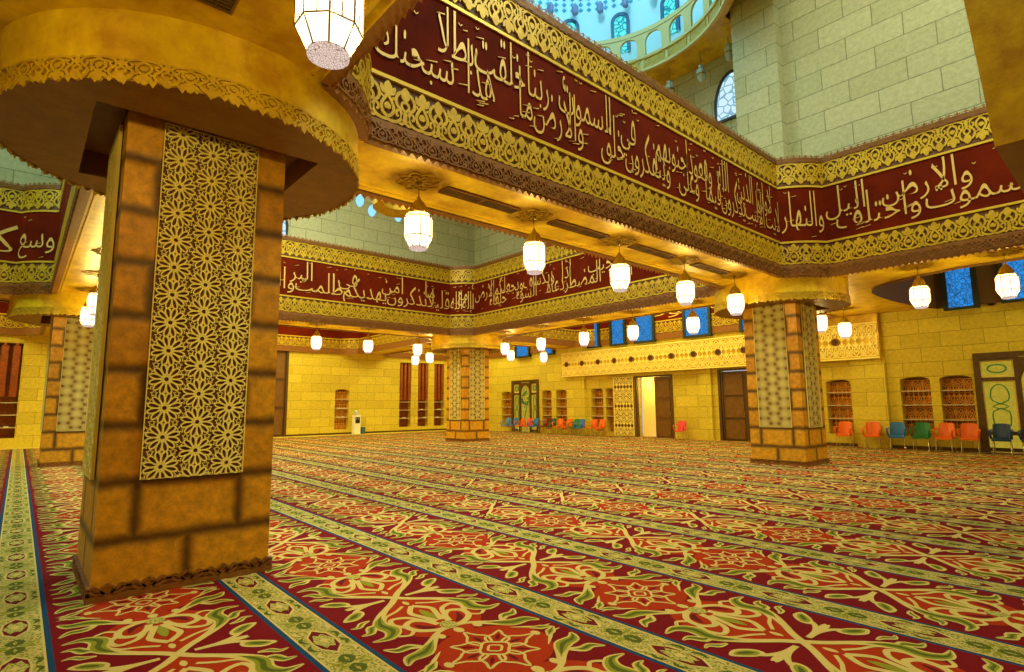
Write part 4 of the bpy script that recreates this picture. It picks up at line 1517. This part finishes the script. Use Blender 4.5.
# ------------------------------------------------------------------ niches with shelves
def niche(axis, c, w_, z0, z1, label, shelves, tall=False, carved=True):
    """axis 'E' on x = 23.4, 'N' on y = 32"""
    if axis == 'E':
        root = empty('wall_niche', (XE, c, 0), -PI / 2)
    else:
        root = empty('wall_niche', (c, YN, 0), 0)
    tag(root, label, 'shelf niche', 'shelved wall niches')
    d = 0.40
    hw = w_ / 2
    # local: x along the wall, y into the wall
    bk = MB()
    bk.face([(-hw, d, z0), (hw, d, z0), (hw, d, z1), (-hw, d, z1)])
    bk.build('back_panel', M['wood_mid'], root)
    T = lambda a, b_, d_: (a, d - 0.004 - d_, b_)
    n_ = 3
    cv = MB()
    cv.ribbon([(-hw, z0), (-hw, z1 - 0.1)], 0.04, T, 0, 0.02)
    for k in range(n_):
        cv.ribbon([(-hw + (k + 1) * w_ / n_, z0), (-hw + (k + 1) * w_ / n_, z1 - 0.1)], 0.02, T, 0, 0.022, sides=False)
        a0, a1 = -hw + k * w_ / n_, -hw + (k + 1) * w_ / n_
        lo, hi = z0, z1 - 0.1
        for j in range(1, max(1, round((hi - lo) / 0.5)) + 1):
            zq = lo + (j - 1) * (hi - lo) / max(1, round((hi - lo) / 0.5))
            cv.ribbon([(a0, zq + 0.01), (a1, zq + 0.01)], 0.02, T, 0, 0.021, sides=False)
        m_ = max(1, round((hi - lo) / 0.5))
        for j in range(m_):
            q0, q1 = lo + j * (hi - lo) / m_, lo + (j + 1) * (hi - lo) / m_
            arabesque(cv, T, a0, a1, q0, q1, (a1 - a0), 0, 0.02, bool(j % 2), TILE1, sides=False, wmul=1.2)
    if tall:
        for k in range(n_):
            a0, a1 = -hw + (k + 0.12) * w_ / n_, -hw + (k + 0.88) * w_ / n_
            pn = MB()
            pn.box(a0 + 0.03, a1 - 0.03, 0.02, 0.06, z0 + 1.75, z1 - 0.12)
            pn.lathe([(0.055, z1 - 0.12), (0.06, z1 - 0.04), (0.0, z1 + 0.10)], 6, (a0 + a1) / 2, 0.04)
            arabesque(pn, lambda p_, q_, d_: (p_, 0.018 - d_, q_), a0 + 0.04, a1 - 0.04, z0 + 1.8, z0 + 2.9, a1 - a0, 0, 0.01, False, TILE1, sides=False)
            pn.build('carved_post', M['wood_red'], root)
    cv.build('carved_lattice', M['wood_red'] if tall else M['carved_gold'], root)
    if not tall:
        ar = MB()
        prev = None
        for j in range(13):
            t = PI * j / 12
            a, z = -hw * math.cos(t), z1 - 0.13 + 0.12 * math.sin(t)
            if prev:
                for yy in (-0.004,):
                    ar.face([(prev[0], yy, prev[1]), (a, yy, z), (a, yy, z1 + 0.01), (prev[0], yy, z1 + 0.01)], [(prev[0], prev[1]), (a, z), (a, z1), (prev[0], z1)])
                ar.face([(prev[0], -0.004, prev[1]), (prev[0], d, prev[1]), (a, d, z), (a, -0.004, z)], [(0, 0)] * 4)
            prev = (a, z)
        ar.build('arched_head', M['stone'], root)
    for z in shelves:
        s = MB()
        s.box(-hw + 0.002, hw - 0.002, -0.02 if tall else 0.04, d - 0.03, z - 0.025, z + 0.012)
        s.build('shelf', M['shelf'], root)
    return root


M['carved_gold'] = mat('carved_amber_wood', (0.85, 0.38, 0.05), 0.5)
EL = ['small arched shelf niche beside the right pillar, behind the first orange chair', 'arched shelf niche behind the blue and green chairs, left of the pair',
      'arched shelf niche behind the two orange chairs, left of the stained glass door', 'distant arched shelf niche left of the ornate far door, beside the distant pillar',
      'distant arched shelf niche just right of the ornate far door', 'distant arched shelf niche second to the right of the ornate far door',
      'arched shelf niche under the gallery front, above the orange chairs', 'narrow arched shelf niche touching the tall lattice screen']
for (c, w_, a, b_), lab in zip(NICHE_E, EL):
    niche('E', c, w_, a, b_, lab, (1.02, 1.52, 2.0))
NL = ['arched shelf niche on the far wall, left of the water dispenser', 'tall carved wooden niche on the far wall, left one of three', 'tall carved wooden niche on the far wall, middle one of three',
      'tall carved wooden niche on the far wall, beside the distant pillar', 'tall carved wooden niche at the left picture edge', 'tall carved wooden niche beyond the left picture edge']
for k, ((c, w_, a, b_), lab) in enumerate(zip(NICHE_N, NL)):
    if k == 5:
        continue
    niche('N', c, w_, a, b_, lab, (0.98, 1.5, 2.05) if k == 0 else (0.85, 1.38, 1.9), tall=k > 0)
# books lying on the shelves
bk_first = None
rnd = random.Random(5)
bspots = []
for (c, z) in ((14.38, 0.992), (14.66, 0.992), (14.4, 1.512), (14.72, 1.512), (18.8, 0.862), (20.1, 1.392), (20.35, 0.862), (21.5, 1.392), (21.35, 0.862), (-0.35, 0.862), (-0.75, 1.392)):
    bspots.append(((c, YN + 0.10, z), 0, 'far wall niche at %s' % ''))
BN = ['on the middle shelf of the niche beside the water dispenser, left one', 'on the lower shelf of the niche beside the dispenser, right one', 'on a middle shelf beside the dispenser, left one', 'on a middle shelf beside the dispenser, right one',
      'on the lowest shelf of the left tall niche', 'on the middle shelf of the middle tall niche', 'on the lowest shelf of the middle tall niche', 'on the middle shelf of the right tall niche', 'on the lowest shelf of the right tall niche',
      'on the lowest shelf at the left picture edge', 'on the middle shelf at the left picture edge']
for (loc, rz, _), lab in zip(bspots, BN):
    if bk_first is None:
        root = empty('book')
        b = MB()
        b.box(-0.075, 0.075, -0.10, 0.10, 0.004, 0.036)
        b.build('pages', M['paper'], root)
        b = MB()
        b.box(-0.08, 0.08, -0.105, 0.105, 0.0, 0.005)
        b.box(-0.08, 0.08, -0.105, 0.105, 0.035, 0.04)
        b.box(-0.082, -0.075, -0.105, 0.105, 0.0, 0.04)
        b.build('cover', M['white'], root)
        bk_first = root
        o = root
    else:
        o = copy_tree(bk_first)
    o.location = loc
    tag(o, 'small white book ' + lab, 'book', 'small books on the niche shelves')


# ------------------------------------------------------------------ doors and screen
def local(axis, c):
    return (XE, c, 0) if axis == 'E' else (c, YN, 0)


def leaf_door(parent, x0, x1, z1, y, name='door_leaf', m=None):
    b = MB()
    b.box(x0, x1, y, y + 0.05, 0.01, z1)
    o = b.build(name, m or M['wood'], parent)
    p_ = MB()
    mx = 0.11
    rows = [(0.12, z1 * 0.30), (z1 * 0.34, z1 * 0.62), (z1 * 0.66, z1 - 0.12)]
    for a, c in rows:
        p_.box(x0 + mx, x1 - mx, y - 0.02, y, a, c)
        fr = lambda q, w_, d_: (q, y - d_, w_)
        p_.ribbon([(x0 + mx, a), (x1 - mx, a), (x1 - mx, c), (x0 + mx, c)], 0.04, fr, 0, 0.035, True)
    p_.build('door_panel', M['wood_mid'], o)
    h = MB()
    h.tube([(x1 - 0.07, y - 0.05, 1.05), (x1 - 0.07, y - 0.05, 1.25)], 0.012)
    h.build('door_handle', M['steel'], o)
    return o


# plain dark double door
d1 = empty('door_1', (XE, 11.55, 0), -PI / 2)
tag(d1, kind='structure')
b = MB()
T0 = lambda a, z, d_: (a, -d_, z)
b.ribbon([(-1.14, 0), (-1.14, 3.1), (1.16, 3.1), (1.16, 0)], 0.13, T0, -0.1, 0.03)
b.build('door_frame', M['wood'], d1)
leaf_door(d1, -1.07, 0.0, 3.03, 0.10, m=M['wood'])
leaf_door(d1, 0.01, 1.09, 3.03, 0.10, m=M['wood'])
# half open door with the lit room behind
d2 = empty('door_2', (XE, 16.15, 0), -PI / 2)
tag(d2, kind='structure')
b = MB()
b.ribbon([(-1.03, 0), (-1.03, 3.0), (1.03, 3.0), (1.03, 0)], 0.14, T0, -0.1, 0.04)
b.build('door_frame', M['wood'], d2)
leaf_door(d2, 0.02, 0.98, 2.95, 0.06, m=M['wood_mid'])
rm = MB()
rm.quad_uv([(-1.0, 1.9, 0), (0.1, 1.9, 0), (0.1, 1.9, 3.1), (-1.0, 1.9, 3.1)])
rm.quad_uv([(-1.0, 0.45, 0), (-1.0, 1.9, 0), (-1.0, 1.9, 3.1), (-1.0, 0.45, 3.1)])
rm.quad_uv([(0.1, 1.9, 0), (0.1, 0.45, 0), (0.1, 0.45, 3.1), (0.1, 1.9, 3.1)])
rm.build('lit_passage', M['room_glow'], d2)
hw_ = MB()
hw_.face([(-0.75, 1.88, 1.6), (-0.3, 1.88, 1.6), (-0.3, 1.88, 2.3), (-0.5, 1.88, 2.7), (-0.75, 1.88, 2.3)])
hw_.build('passage_window', mat('bright_passage_window', (1, 0.95, 0.8), 0.5, emit=((1, 0.93, 0.75), 2.0)), d2)
lamp('passage_lamp', 'POINT', (XE + 1.1, 16.7, 2.7), 40, WARM, 0.1)
# tall dark door on the far wall
d3 = empty('door_3', (10.23, YN, 0))
tag(d3, kind='structure')
b = MB()
b.ribbon([(-1.0, 0), (-1.0, 4.95), (1.0, 4.95), (1.0, 0)], 0.12, T0, -0.1, 0.03)
b.build('door_frame', M['wood'], d3)
leaf_door(d3, -0.95, 0.0, 4.9, 0.08)
leaf_door(d3, 0.01, 0.95, 4.9, 0.08)


def ornate_door(name, y0, y1, z1):
    """y0 > y1: local x runs from y0 (left in the photo) to y1"""
    W = y0 - y1
    root = empty(name, (XE, (y0 + y1) / 2, 0), -PI / 2)
    tag(root, kind='structure')
    hw = W / 2
    b = MB()
    b.ribbon([(-hw, 0), (-hw, z1), (hw, z1), (hw, 0)], 0.22, T0, -0.1, 0.05)
    sx = hw * 0.42
    for s_ in (-1, 1):
        b.box(s_ * sx - 0.07, s_ * sx + 0.07, -0.03, 0.08, 0, z1)
        for z in (0.1, 0.62, 2.32, 2.98):
            x0, x1 = sorted((s_ * sx, s_ * hw))
            b.box(x0, x1, -0.02, 0.07, z - 0.06, z + 0.06)
    # arched head over the centre light
    prev = None
    ri = sx - 0.06
    for j in range(13):
        t = PI * j / 12
        a, z = -ri * math.cos(t), z1 - 0.28 - ri + ri * math.sin(t) * 1.05
        if prev:
            b.face([(prev[0], -0.03, prev[1]), (a, -0.03, z), (a, -0.03, z1 - 0.1), (prev[0], -0.03, z1 - 0.1)])
            b.face([(prev[0], -0.03, prev[1]), (prev[0], 0.07, prev[1]), (a, 0.07, z), (a, -0.03, z)])
        prev = (a, z)
    b.build('door_frame', M['wood'], root)
    g = MB()
    g.face([(-hw, 0.06, 0.02), (hw, 0.06, 0.02), (hw, 0.06, z1), (-hw, 0.06, z1)])
    g.build('stained_glass', M['door_glass'], root)
    br = MB()
    TT = lambda a, z, d_: (a, 0.05 - d_, z)
    # square light on top and the long light with interlaced circles at each side
    fr = MB()
    for s_ in (-1, 1):
        cx = s_ * (sx + hw) / 2
        hw2 = (hw - sx) / 2 - 0.10
        for (za, zb) in ((2.42, 2.90), (0.72, 2.24)):
            fr.ribbon([(cx - hw2, za), (cx + hw2, za), (cx + hw2, zb), (cx - hw2, zb)], 0.05, TT, 0, 0.02, True)
        ov = [(cx + hw2 * 0.6 * math.cos(2 * PI * i / 14), 2.66 + 0.13 * math.sin(2 * PI * i / 14)) for i in range(14)]
        br.ribbon(ov, 0.05, TT, 0, 0.025, True)
        lo = smooth_pts([(cx - hw2 * 0.5, 0.85), (cx - hw2 * 0.5, 1.3), (cx + hw2 * 0.5, 1.45), (cx - hw2 * 0.5, 1.65), (cx - hw2 * 0.5, 2.0), (cx, 2.16), (cx + hw2 * 0.5, 2.0), (cx + hw2 * 0.5, 1.65), (cx - hw2 * 0.5, 1.45), (cx + hw2 * 0.5, 1.3), (cx + hw2 * 0.5, 0.85)], 3)
        fr2 = lo
        br.ribbon(fr2, 0.035, TT, 0, 0.025)
    rnd_ = random.Random(3)
    for q in range(-3, 4):
        fr.ribbon([(q * 0.17, 0.2), (q * 0.17, z1 - 0.5 - abs(q) * 0.06)], 0.008, TT, 0, 0.01)
    for q in range(8):
        fr.ribbon([(-ri, 0.35 + q * 0.26), (ri, 0.35 + q * 0.26)], 0.008, TT, 0, 0.01)
    for k in range(46):
        a = rnd_.uniform(0, 2 * PI)
        rr_ = ri * math.sqrt(rnd_.uniform(0.2, 0.85))
        cx, cz = rr_ * math.cos(a), z1 - 0.75 - 0.35 + rr_ * math.sin(a) * 1.2
        t = rnd_.uniform(0, PI)
        br.ribbon(smooth_pts([(cx - 0.07 * math.cos(t), cz - 0.07 * math.sin(t)), (cx, cz + 0.01), (cx + 0.07 * math.cos(t), cz + 0.07 * math.sin(t))], 2), leafw(5, 0.07), TT, 0, 0.02)
    br.ribbon(smooth_pts([(0, 0.3), (-0.08, 0.9), (0.05, 1.4), (0.0, 1.9)], 4), 0.05, TT, 0, 0.02)
    fr.build('light_border', M['gold_pale'], root)
    br.build('leaf_tracery', M['leaf_glass'], root)
    return root


ornate_door('door_4', 3.70, 0.35, 3.1)
ornate_door('door_5', 26.62, 24.34, 3.1)

# carved screen standing on the wall under the gallery
scr = empty('lattice_screen', (XE - 0.06, 17.93, 0), -PI / 2)
tag(scr, 'tall gold lattice screen panel left of the half open brown door', 'screen')
b = MB()
b.box(-0.63, 0.63, -0.02, 0.05, 0.04, 3.02)
b.build('screen_back', M['recess_brown'], scr)
b = MB()
TS = lambda a, z, d_: (a, -0.022 - d_, z)
for j in range(6):
    arabesque(b, TS, -0.6, 0.6, 0.08 + j * 0.49, 0.55 + j * 0.49, 0.4, 0, 0.025, bool(j % 2), TILE1, sides=False, wmul=1.2)
b.ribbon([(-0.61, 0.05), (0.61, 0.05), (0.61, 3.01), (-0.61, 3.01)], 0.05, TS, 0, 0.03, True)
b.build('screen_lattice', M['gold_pale'], scr)

# ------------------------------------------------------------------ windows in the right wall
for k, (c, w_, a, b_) in enumerate(WIN_E):
    root = empty('window_%d' % (k + 3), (XE - 0.20, c, 0), -PI / 2)
    tag(root, kind='structure')
    fr = MB()
    fr.ribbon([(-w_ / 2, a), (w_ / 2, a), (w_ / 2, b_), (-w_ / 2, b_)], 0.16, T0, -0.16, 0.03, True)
    fr.build('window_frame', mat('dark_teal_frame', (0.012, 0.025, 0.018), 0.5) if k == 0 else bpy.data.materials['dark_teal_frame'], root)
    g = MB()
    g.face([(-w_ / 2, 0.04, a), (w_ / 2, 0.04, a), (w_ / 2, 0.04, b_), (-w_ / 2, 0.04, b_)])
    g.build('window_glass', M['blue_glass_plain'] if 'blue_glass_plain' in M else M['blue_glass'], root)
    lt = MB()
    TG = lambda p_, z, d_: (p_, 0.035 - d_, z)
    nx_ = max(1, round(w_ / 0.42))
    nz_ = round((b_ - a) / 0.42)
    for i in range(nx_):
        for j in range(nz_ + 1):
            cx = -w_ / 2 + (i + 0.5) * w_ / nx_
            cz = a + 0.1 + (j + (0.5 if i % 2 else 0)) * (b_ - a) / nz_
            for q in range(8):
                t = 2 * PI * q / 8
                lp = [(cx + rr_ * math.cos(t) - ww * math.sin(t), cz + rr_ * math.sin(t) + ww * math.cos(t)) for rr_, ww in ((0.05, 0), (0.12, 0.035), (0.19, 0), (0.12, -0.035))]
                if all(-w_ / 2 < x < w_ / 2 and a < z < b_ for x, z in lp):
                    lt.ribbon(lp, 0.014, TG, 0, 0.01, True, sides=False)
    if lt.v:
        lt.build('window_lattice', mat('blue_lattice', (0.02, 0.10, 0.25), 0.5) if k == 0 else bpy.data.materials['blue_lattice'], root)

# gilded gallery front over the doors
gf = empty('trim_13', (XE, 0, 0))
tag(gf, kind='structure')
b = MB()
b.box(-0.34, 0.1, 6.3, 22.0, 3.2, 4.52)
b.box(-0.34, 0.1, 6.3, 8.6, 4.52, 4.82)
b.build('gallery_board', M['recess_gold'] if 'recess_gold' in M else M['gold_plaster'], gf)
b = MB()
TF = lambda a, z, d_: (-0.345 - d_, 22.0 - a, z)
for z0, z1, fl_ in ((3.27, 3.85, False), (3.87, 4.45, True)):
    arabesque(b, TF, 0.05, 15.65, z0, z1, 0.46, 0, 0.03, fl_, TILE1, sides=True, wmul=1.15)
for z in (3.22, 4.49):
    b.ribbon([(0, z), (15.7, z)], 0.06, TF, 0, 0.05)
b.build('gallery_lattice', M['gold_pale'], gf)
hb = MB()
rg = MB()
for px in (21.6, 20.45, 19.32, 18.22, 17.15, 16.0, 14.83, 13.67, 12.47, 11.3, 10.1, 8.9, 7.72):
    a = 22.0 - px
    zc = 3.88
    ring = [(a + 0.13 * math.cos(2 * PI * i / 16), zc + 0.13 * math.sin(2 * PI * i / 16)) for i in range(16)]
    hb.face([TF(x, z, 0.034) for x, z in ring])
    rg.ribbon(ring, 0.04, TF, 0, 0.05, True)
hb.build('opening_shade_disc', M['recess'], gf)  # flat discs, the shade inside the openings put into their dark colour
rg.build('opening_ring', M['bronze'], gf)

# small round fitting between the right windows
b = MB()
b.lathe([(0.0, 0.0), (0.11, 0.0), (0.13, 0.04), (0.10, 0.07)], 16)
b.v = [(-z, x, y) for x, y, z in b.v]
o = b.build('wall_rosette', M['gold'])
o.location = (XE, 3.15, 4.78)
tag(o, 'small round gilt boss between the two right blue windows', 'boss')


# ------------------------------------------------------------------ chairs
def make_chair(m):
    root = empty('armchair')
    # local: chair faces -x
    b = MB()
    n_ = 8
    for i in range(n_):
        for j in range(6):
            def P(u_, v_, th=0.0):
                x = -0.23 + 0.44 * u_
                y = -0.23 + 0.46 * v_
                z = 0.445 - 0.03 * math.sin(PI * u_) * math.sin(PI * v_) - (0.03 * (1 - u_) ** 4) - th
                return (x, y, z)
            u0, u1, v0, v1 = i / n_, (i + 1) / n_, j / 6, (j + 1) / 6
            b.face([P(u0, v0), P(u1, v0), P(u1, v1), P(u0, v1)])
            b.face([P(u0, v0, 0.02), P(u0, v1, 0.02), P(u1, v1, 0.02), P(u1, v0, 0.02)])
            if i == 0:
                b.face([P(0, v0, 0.05), P(0, v0), P(0, v1), P(0, v1, 0.05)])
            if j in (0, 5):
                vv = 0 if j == 0 else 1
                b.face([P(u0, vv, 0.04), P(u1, vv, 0.04), P(u1, vv), P(u0, vv)])
    b.build('seat', M[m], root, smooth=False)
    b = MB()
    for i in range(8):
        for j in range(10):
            def Q(u_, v_, th=0.0):
                y = (-0.235 + 0.47 * v_) * (1 - 0.10 * u_)
                x = 0.19 + 0.10 * u_ + 0.05 * (1 - (2 * v_ - 1) ** 2) + th
                z = 0.42 + 0.43 * u_ - 0.03 * u_ * (2 * v_ - 1) ** 4
                return (x, y, z)
            u0, u1, v0, v1 = i / 8, (i + 1) / 8, j / 10, (j + 1) / 10
            b.face([Q(u0, v0), Q(u0, v1), Q(u1, v1), Q(u1, v0)])
            b.face([Q(u0, v0, 0.02), Q(u1, v0, 0.02), Q(u1, v1, 0.02), Q(u0, v1, 0.02)])
            if i == 7:
                b.face([Q(1, v0), Q(1, v1), Q(1, v1, 0.02), Q(1, v0, 0.02)])
            if j in (0, 9):
                vv = 0 if j == 0 else 1
                b.face([Q(u0, vv), Q(u1, vv), Q(u1, vv, 0.02), Q(u0, vv, 0.02)])
    b.build('backrest', M[m], root)
    for s_ in (-1, 1):
        a = MB()
        path = smooth_pts([(-0.15, s_ * 0.235, 0.43), (-0.22, s_ * 0.25, 0.55), (-0.16, s_ * 0.262, 0.645), (0.02, s_ * 0.26, 0.66), (0.22, s_ * 0.235, 0.68)], 4)
        for dd in (-0.012, 0.0, 0.012):
            a.tube([(x, y + dd * 1.6, z) for x, y, z in path], 0.015, 6)
        a.build('armrest', M[m], root)
    for sx, sy in ((-1, -1), (-1, 1), (1, -1), (1, 1)):
        l = MB()
        l.tube([(sx * 0.17, sy * 0.19, 0.43), (sx * 0.19, sy * 0.205, 0.25), (sx * 0.22, sy * 0.215, 0.012)], 0.012, 6)
        l.tube([(sx * 0.22, sy * 0.215, 0.02), (sx * 0.22, sy * 0.215, 0.004)], 0.017, 6)
        l.build('leg', M['steel'], root)
    return root


CH = [  # y, colour, label, x, turn
    (7.62, 'c_orange', 'orange plastic armchair partly behind the right pillar edge', 22.88, 0.10),
    (6.70, 'c_orange', 'orange plastic armchair left of the bright blue one, before plain wall', 22.85, 0.15),
    (5.95, 'c_blue', 'bright blue plastic armchair between an orange and a green one', 22.85, 0.15),
    (5.25, 'c_green', 'green plastic armchair between the bright blue and orange ones on the right', 22.85, 0.05),
    (4.62, 'c_orange', 'orange plastic armchair just right of the green one', 22.85, -0.05),
    (3.98, 'c_orange', 'orange plastic armchair next to the navy one, before the stained glass door', 22.85, 0.10),
    (3.20, 'c_navy', 'navy plastic armchair before the stained glass door, larger of two in view', 22.85, 0.05),
    (2.50, 'c_navy', 'navy plastic armchair cut by the right picture edge', 22.85, 0.0),
    (14.42, 'c_pink', 'lone pink plastic armchair between the two brown doors', 22.85, 0.2),
    (26.65, 'c_lightblue', 'light blue armchair at the left end of the distant chair row', 22.80, 0.1),
    (26.0, 'c_blue', 'blue armchair second from the left in the distant chair row', 22.85, 0.1),
    (25.35, 'c_orange', 'orange armchair third from the left in the distant chair row', 22.8, -0.1),
    (24.75, 'c_pink', 'red armchair fourth from the left in the distant chair row', 22.85, 0.1),
    (24.1, 'c_blue', 'blue armchair before the right side of the ornate far door', 22.80, 0.2),
    (23.35, 'c_maroon', 'maroon armchair near the middle of the distant chair row', 22.85, 0.0),
    (22.75, 'c_darkgreen', 'dark green armchair right of the maroon one in the distant row', 22.85, 0.1),
    (22.15, 'c_orange', 'orange armchair right of the dark green one in the distant row', 22.80, 0.1),
    (21.55, 'c_orange', 'second orange armchair right of the dark green one in the distant row', 22.85, 0.0),
    (20.95, 'c_green', 'green armchair before the gallery start in the distant row', 22.85, 0.1),
    (20.35, 'c_blue', 'blue armchair near the right end of the distant chair row', 22.62, 0.15),
    (19.75, 'c_orange', 'orange armchair second from the right end of the distant row', 22.85, 0.0),
    (19.15, 'c_orange', 'orange armchair at the right end of the distant chair row', 22.85, 0.1),
]
protos = {}
for y, m, lab, x, t in CH:
    if m not in protos:
        o = make_chair(m)
        PARTS[o.name] = kids(o)
        protos[m] = o
    else:
        o = copy_tree(protos[m], table=PARTS)
    o.location = (x, y, 0.004)
    o.rotation_euler = (0, 0, t)
    if y < 9:
        o.scale = (1.0, 1.0, 1.09)
    else:
        o.scale = (1.0, 0.90, 1.0)
    tag(o, lab, 'chair', 'plastic armchairs along the right wall')

# ------------------------------------------------------------------ water dispenser and bin
wd_ = empty('water_dispenser', (15.28, 31.62, 0.004))
tag(wd_, 'white water dispenser with black tap recess by the far wall', 'water dispenser')
b = MB()
b.box(-0.19, 0.19, -0.19, 0.19, 0.0, 0.62)
b.box(-0.19, 0.19, -0.06, 0.19, 0.62, 1.0)
b.box(-0.19, -0.15, -0.19, -0.06, 0.62, 1.0)
b.box(0.15, 0.19, -0.19, -0.06, 0.62, 1.0)
b.box(-0.19, 0.19, -0.19, 0.19, 1.0, 1.12)
b.build('cabinet', M['white'], wd_)
b = MB()
b.box(-0.15, 0.15, -0.17, -0.062, 0.63, 0.99)
b.build('tap_recess', M['black'], wd_)
b = MB()
for sx in (-0.06, 0.06):
    b.tube([(sx, -0.165, 0.9), (sx, -0.20, 0.9), (sx, -0.20, 0.86)], 0.015)
b.build('tap', M['white'], wd_)
b = MB()
b.lathe([(0.06, 1.12), (0.09, 1.15), (0.14, 1.22), (0.14, 1.32), (0.10, 1.38), (0.04, 1.40), (0.0, 1.40)], 16)
b.build('bottle', mat('clear_bottle', (0.55, 0.62, 0.55), 0.15), wd_)
bn = empty('waste_bin', (15.68, 31.55, 0.004))
tag(bn, 'small blue bin on the floor right of the water dispenser', 'bin')
b = MB()
b.lathe([(0.0, 0.0), (0.13, 0.0), (0.16, 0.38), (0.15, 0.38), (0.12, 0.02), (0.0, 0.02)], 16)
b.build('bin_body', mat('grey_blue_plastic', (0.05, 0.12, 0.28), 0.4), bn)
b = MB()
b.tube([(0.16 * math.cos(2 * PI * i / 16), 0.16 * math.sin(2 * PI * i / 16), 0.38) for i in range(16)], 0.012, 6, closed=True)
b.build('bin_rim', bpy.data.materials['grey_blue_plastic'], bn)

# ------------------------------------------------------------------ chandelier and small lamps in the tall space
cl = empty('chandelier', (8.85, 15.6, -0.05))
tag(cl, 'gilt ring chandelier with pale blue glass globes high in the middle bay', 'chandelier')
b = MB()
b.lathe([(0.75, 8.0), (0.85, 8.06), (0.85, 8.18), (0.72, 8.30), (0.5, 8.36), (0.5, 8.2), (0.75, 8.0)], 36)
b.tube([(0, 0, 8.6), (0, 0, 15.9)], 0.03)
for k in range(6):
    a = 2 * PI * k / 6
    b.tube([(0.6 * math.cos(a), 0.6 * math.sin(a), 8.3), (0.3 * math.cos(a), 0.3 * math.sin(a), 8.75), (0, 0, 8.9)], 0.02)
b.build('chandelier_ring', M['gold'], cl)
for k in range(8):
    a = 2 * PI * k / 8 + 0.3
    g = MB()
    g.lathe([(0.0, 8.02), (0.07, 8.06), (0.13, 8.18), (0.13, 8.28), (0.08, 8.38), (0.05, 8.42)], 12, 1.25 * math.cos(a), 1.25 * math.sin(a))
    g2_ = g
    g = MB()
    g.tube([(0.8 * math.cos(a), 0.8 * math.sin(a), 8.15), (1.05 * math.cos(a), 1.05 * math.sin(a), 8.5), (1.25 * math.cos(a), 1.25 * math.sin(a), 8.42)], 0.015)
    arm_ = g.build('arm', M['gold'], cl)
    g2_.build('glass_globe', M['globe'], arm_)
for (y, z, lab) in ((7.66, 12.30, 'small glass lamp hanging beside the stone pier, under the round gallery'), (8.62, 12.05, 'small glass lamp in the middle below the round gallery'), (9.78, 12.05, 'small glass lamp lowest left below the round gallery, near the beam top')):
    root = empty('pendant_lamp', (15.8, y, 0))
    tag(root, lab, 'lamp', 'small glass lamps below the round gallery')
    b = MB()
    b.lathe([(0.0, z - 0.12), (0.08, z - 0.08), (0.15, z + 0.12), (0.15, z + 0.28), (0.09, z + 0.36), (0.10, z + 0.44)], 10)
    b.build('lamp_glass', mat('clear_grey_glass', (0.35, 0.42, 0.34), 0.15) if 'clear_grey_glass' not in bpy.data.materials else bpy.data.materials['clear_grey_glass'], root)
    b = MB()
    b.tube([(0, 0, z + 0.4), (0, 0, 13.0)], 0.015)
    b.lathe([(0.16, z + 0.10), (0.17, z + 0.14), (0.155, z + 0.16)], 10)
    b.build('lamp_chain', M['lead'], root)

# hanging bulkhead over the right edge of the view
hb_ = empty('trim_14', (7.34, 0.82, 0))
tag(hb_, kind='structure')
b = MB()
T_ = [(0, 0, 4.2), (3.4, 0.0, 4.2), (3.4, -3.4, 4.2), (0, -3.4, 4.2)]
Tt = [(-0.25, 0.25, 8.5), (3.65, 0.25, 8.5), (3.65, -3.65, 8.5), (-0.25, -3.65, 8.5)]
for k in range(4):
    a, c = k, (k + 1) % 4
    b.face([T_[a], T_[c], Tt[c], Tt[a]])
b.build('bulkhead_side', M['gold_plaster'], hb_)
b = MB()
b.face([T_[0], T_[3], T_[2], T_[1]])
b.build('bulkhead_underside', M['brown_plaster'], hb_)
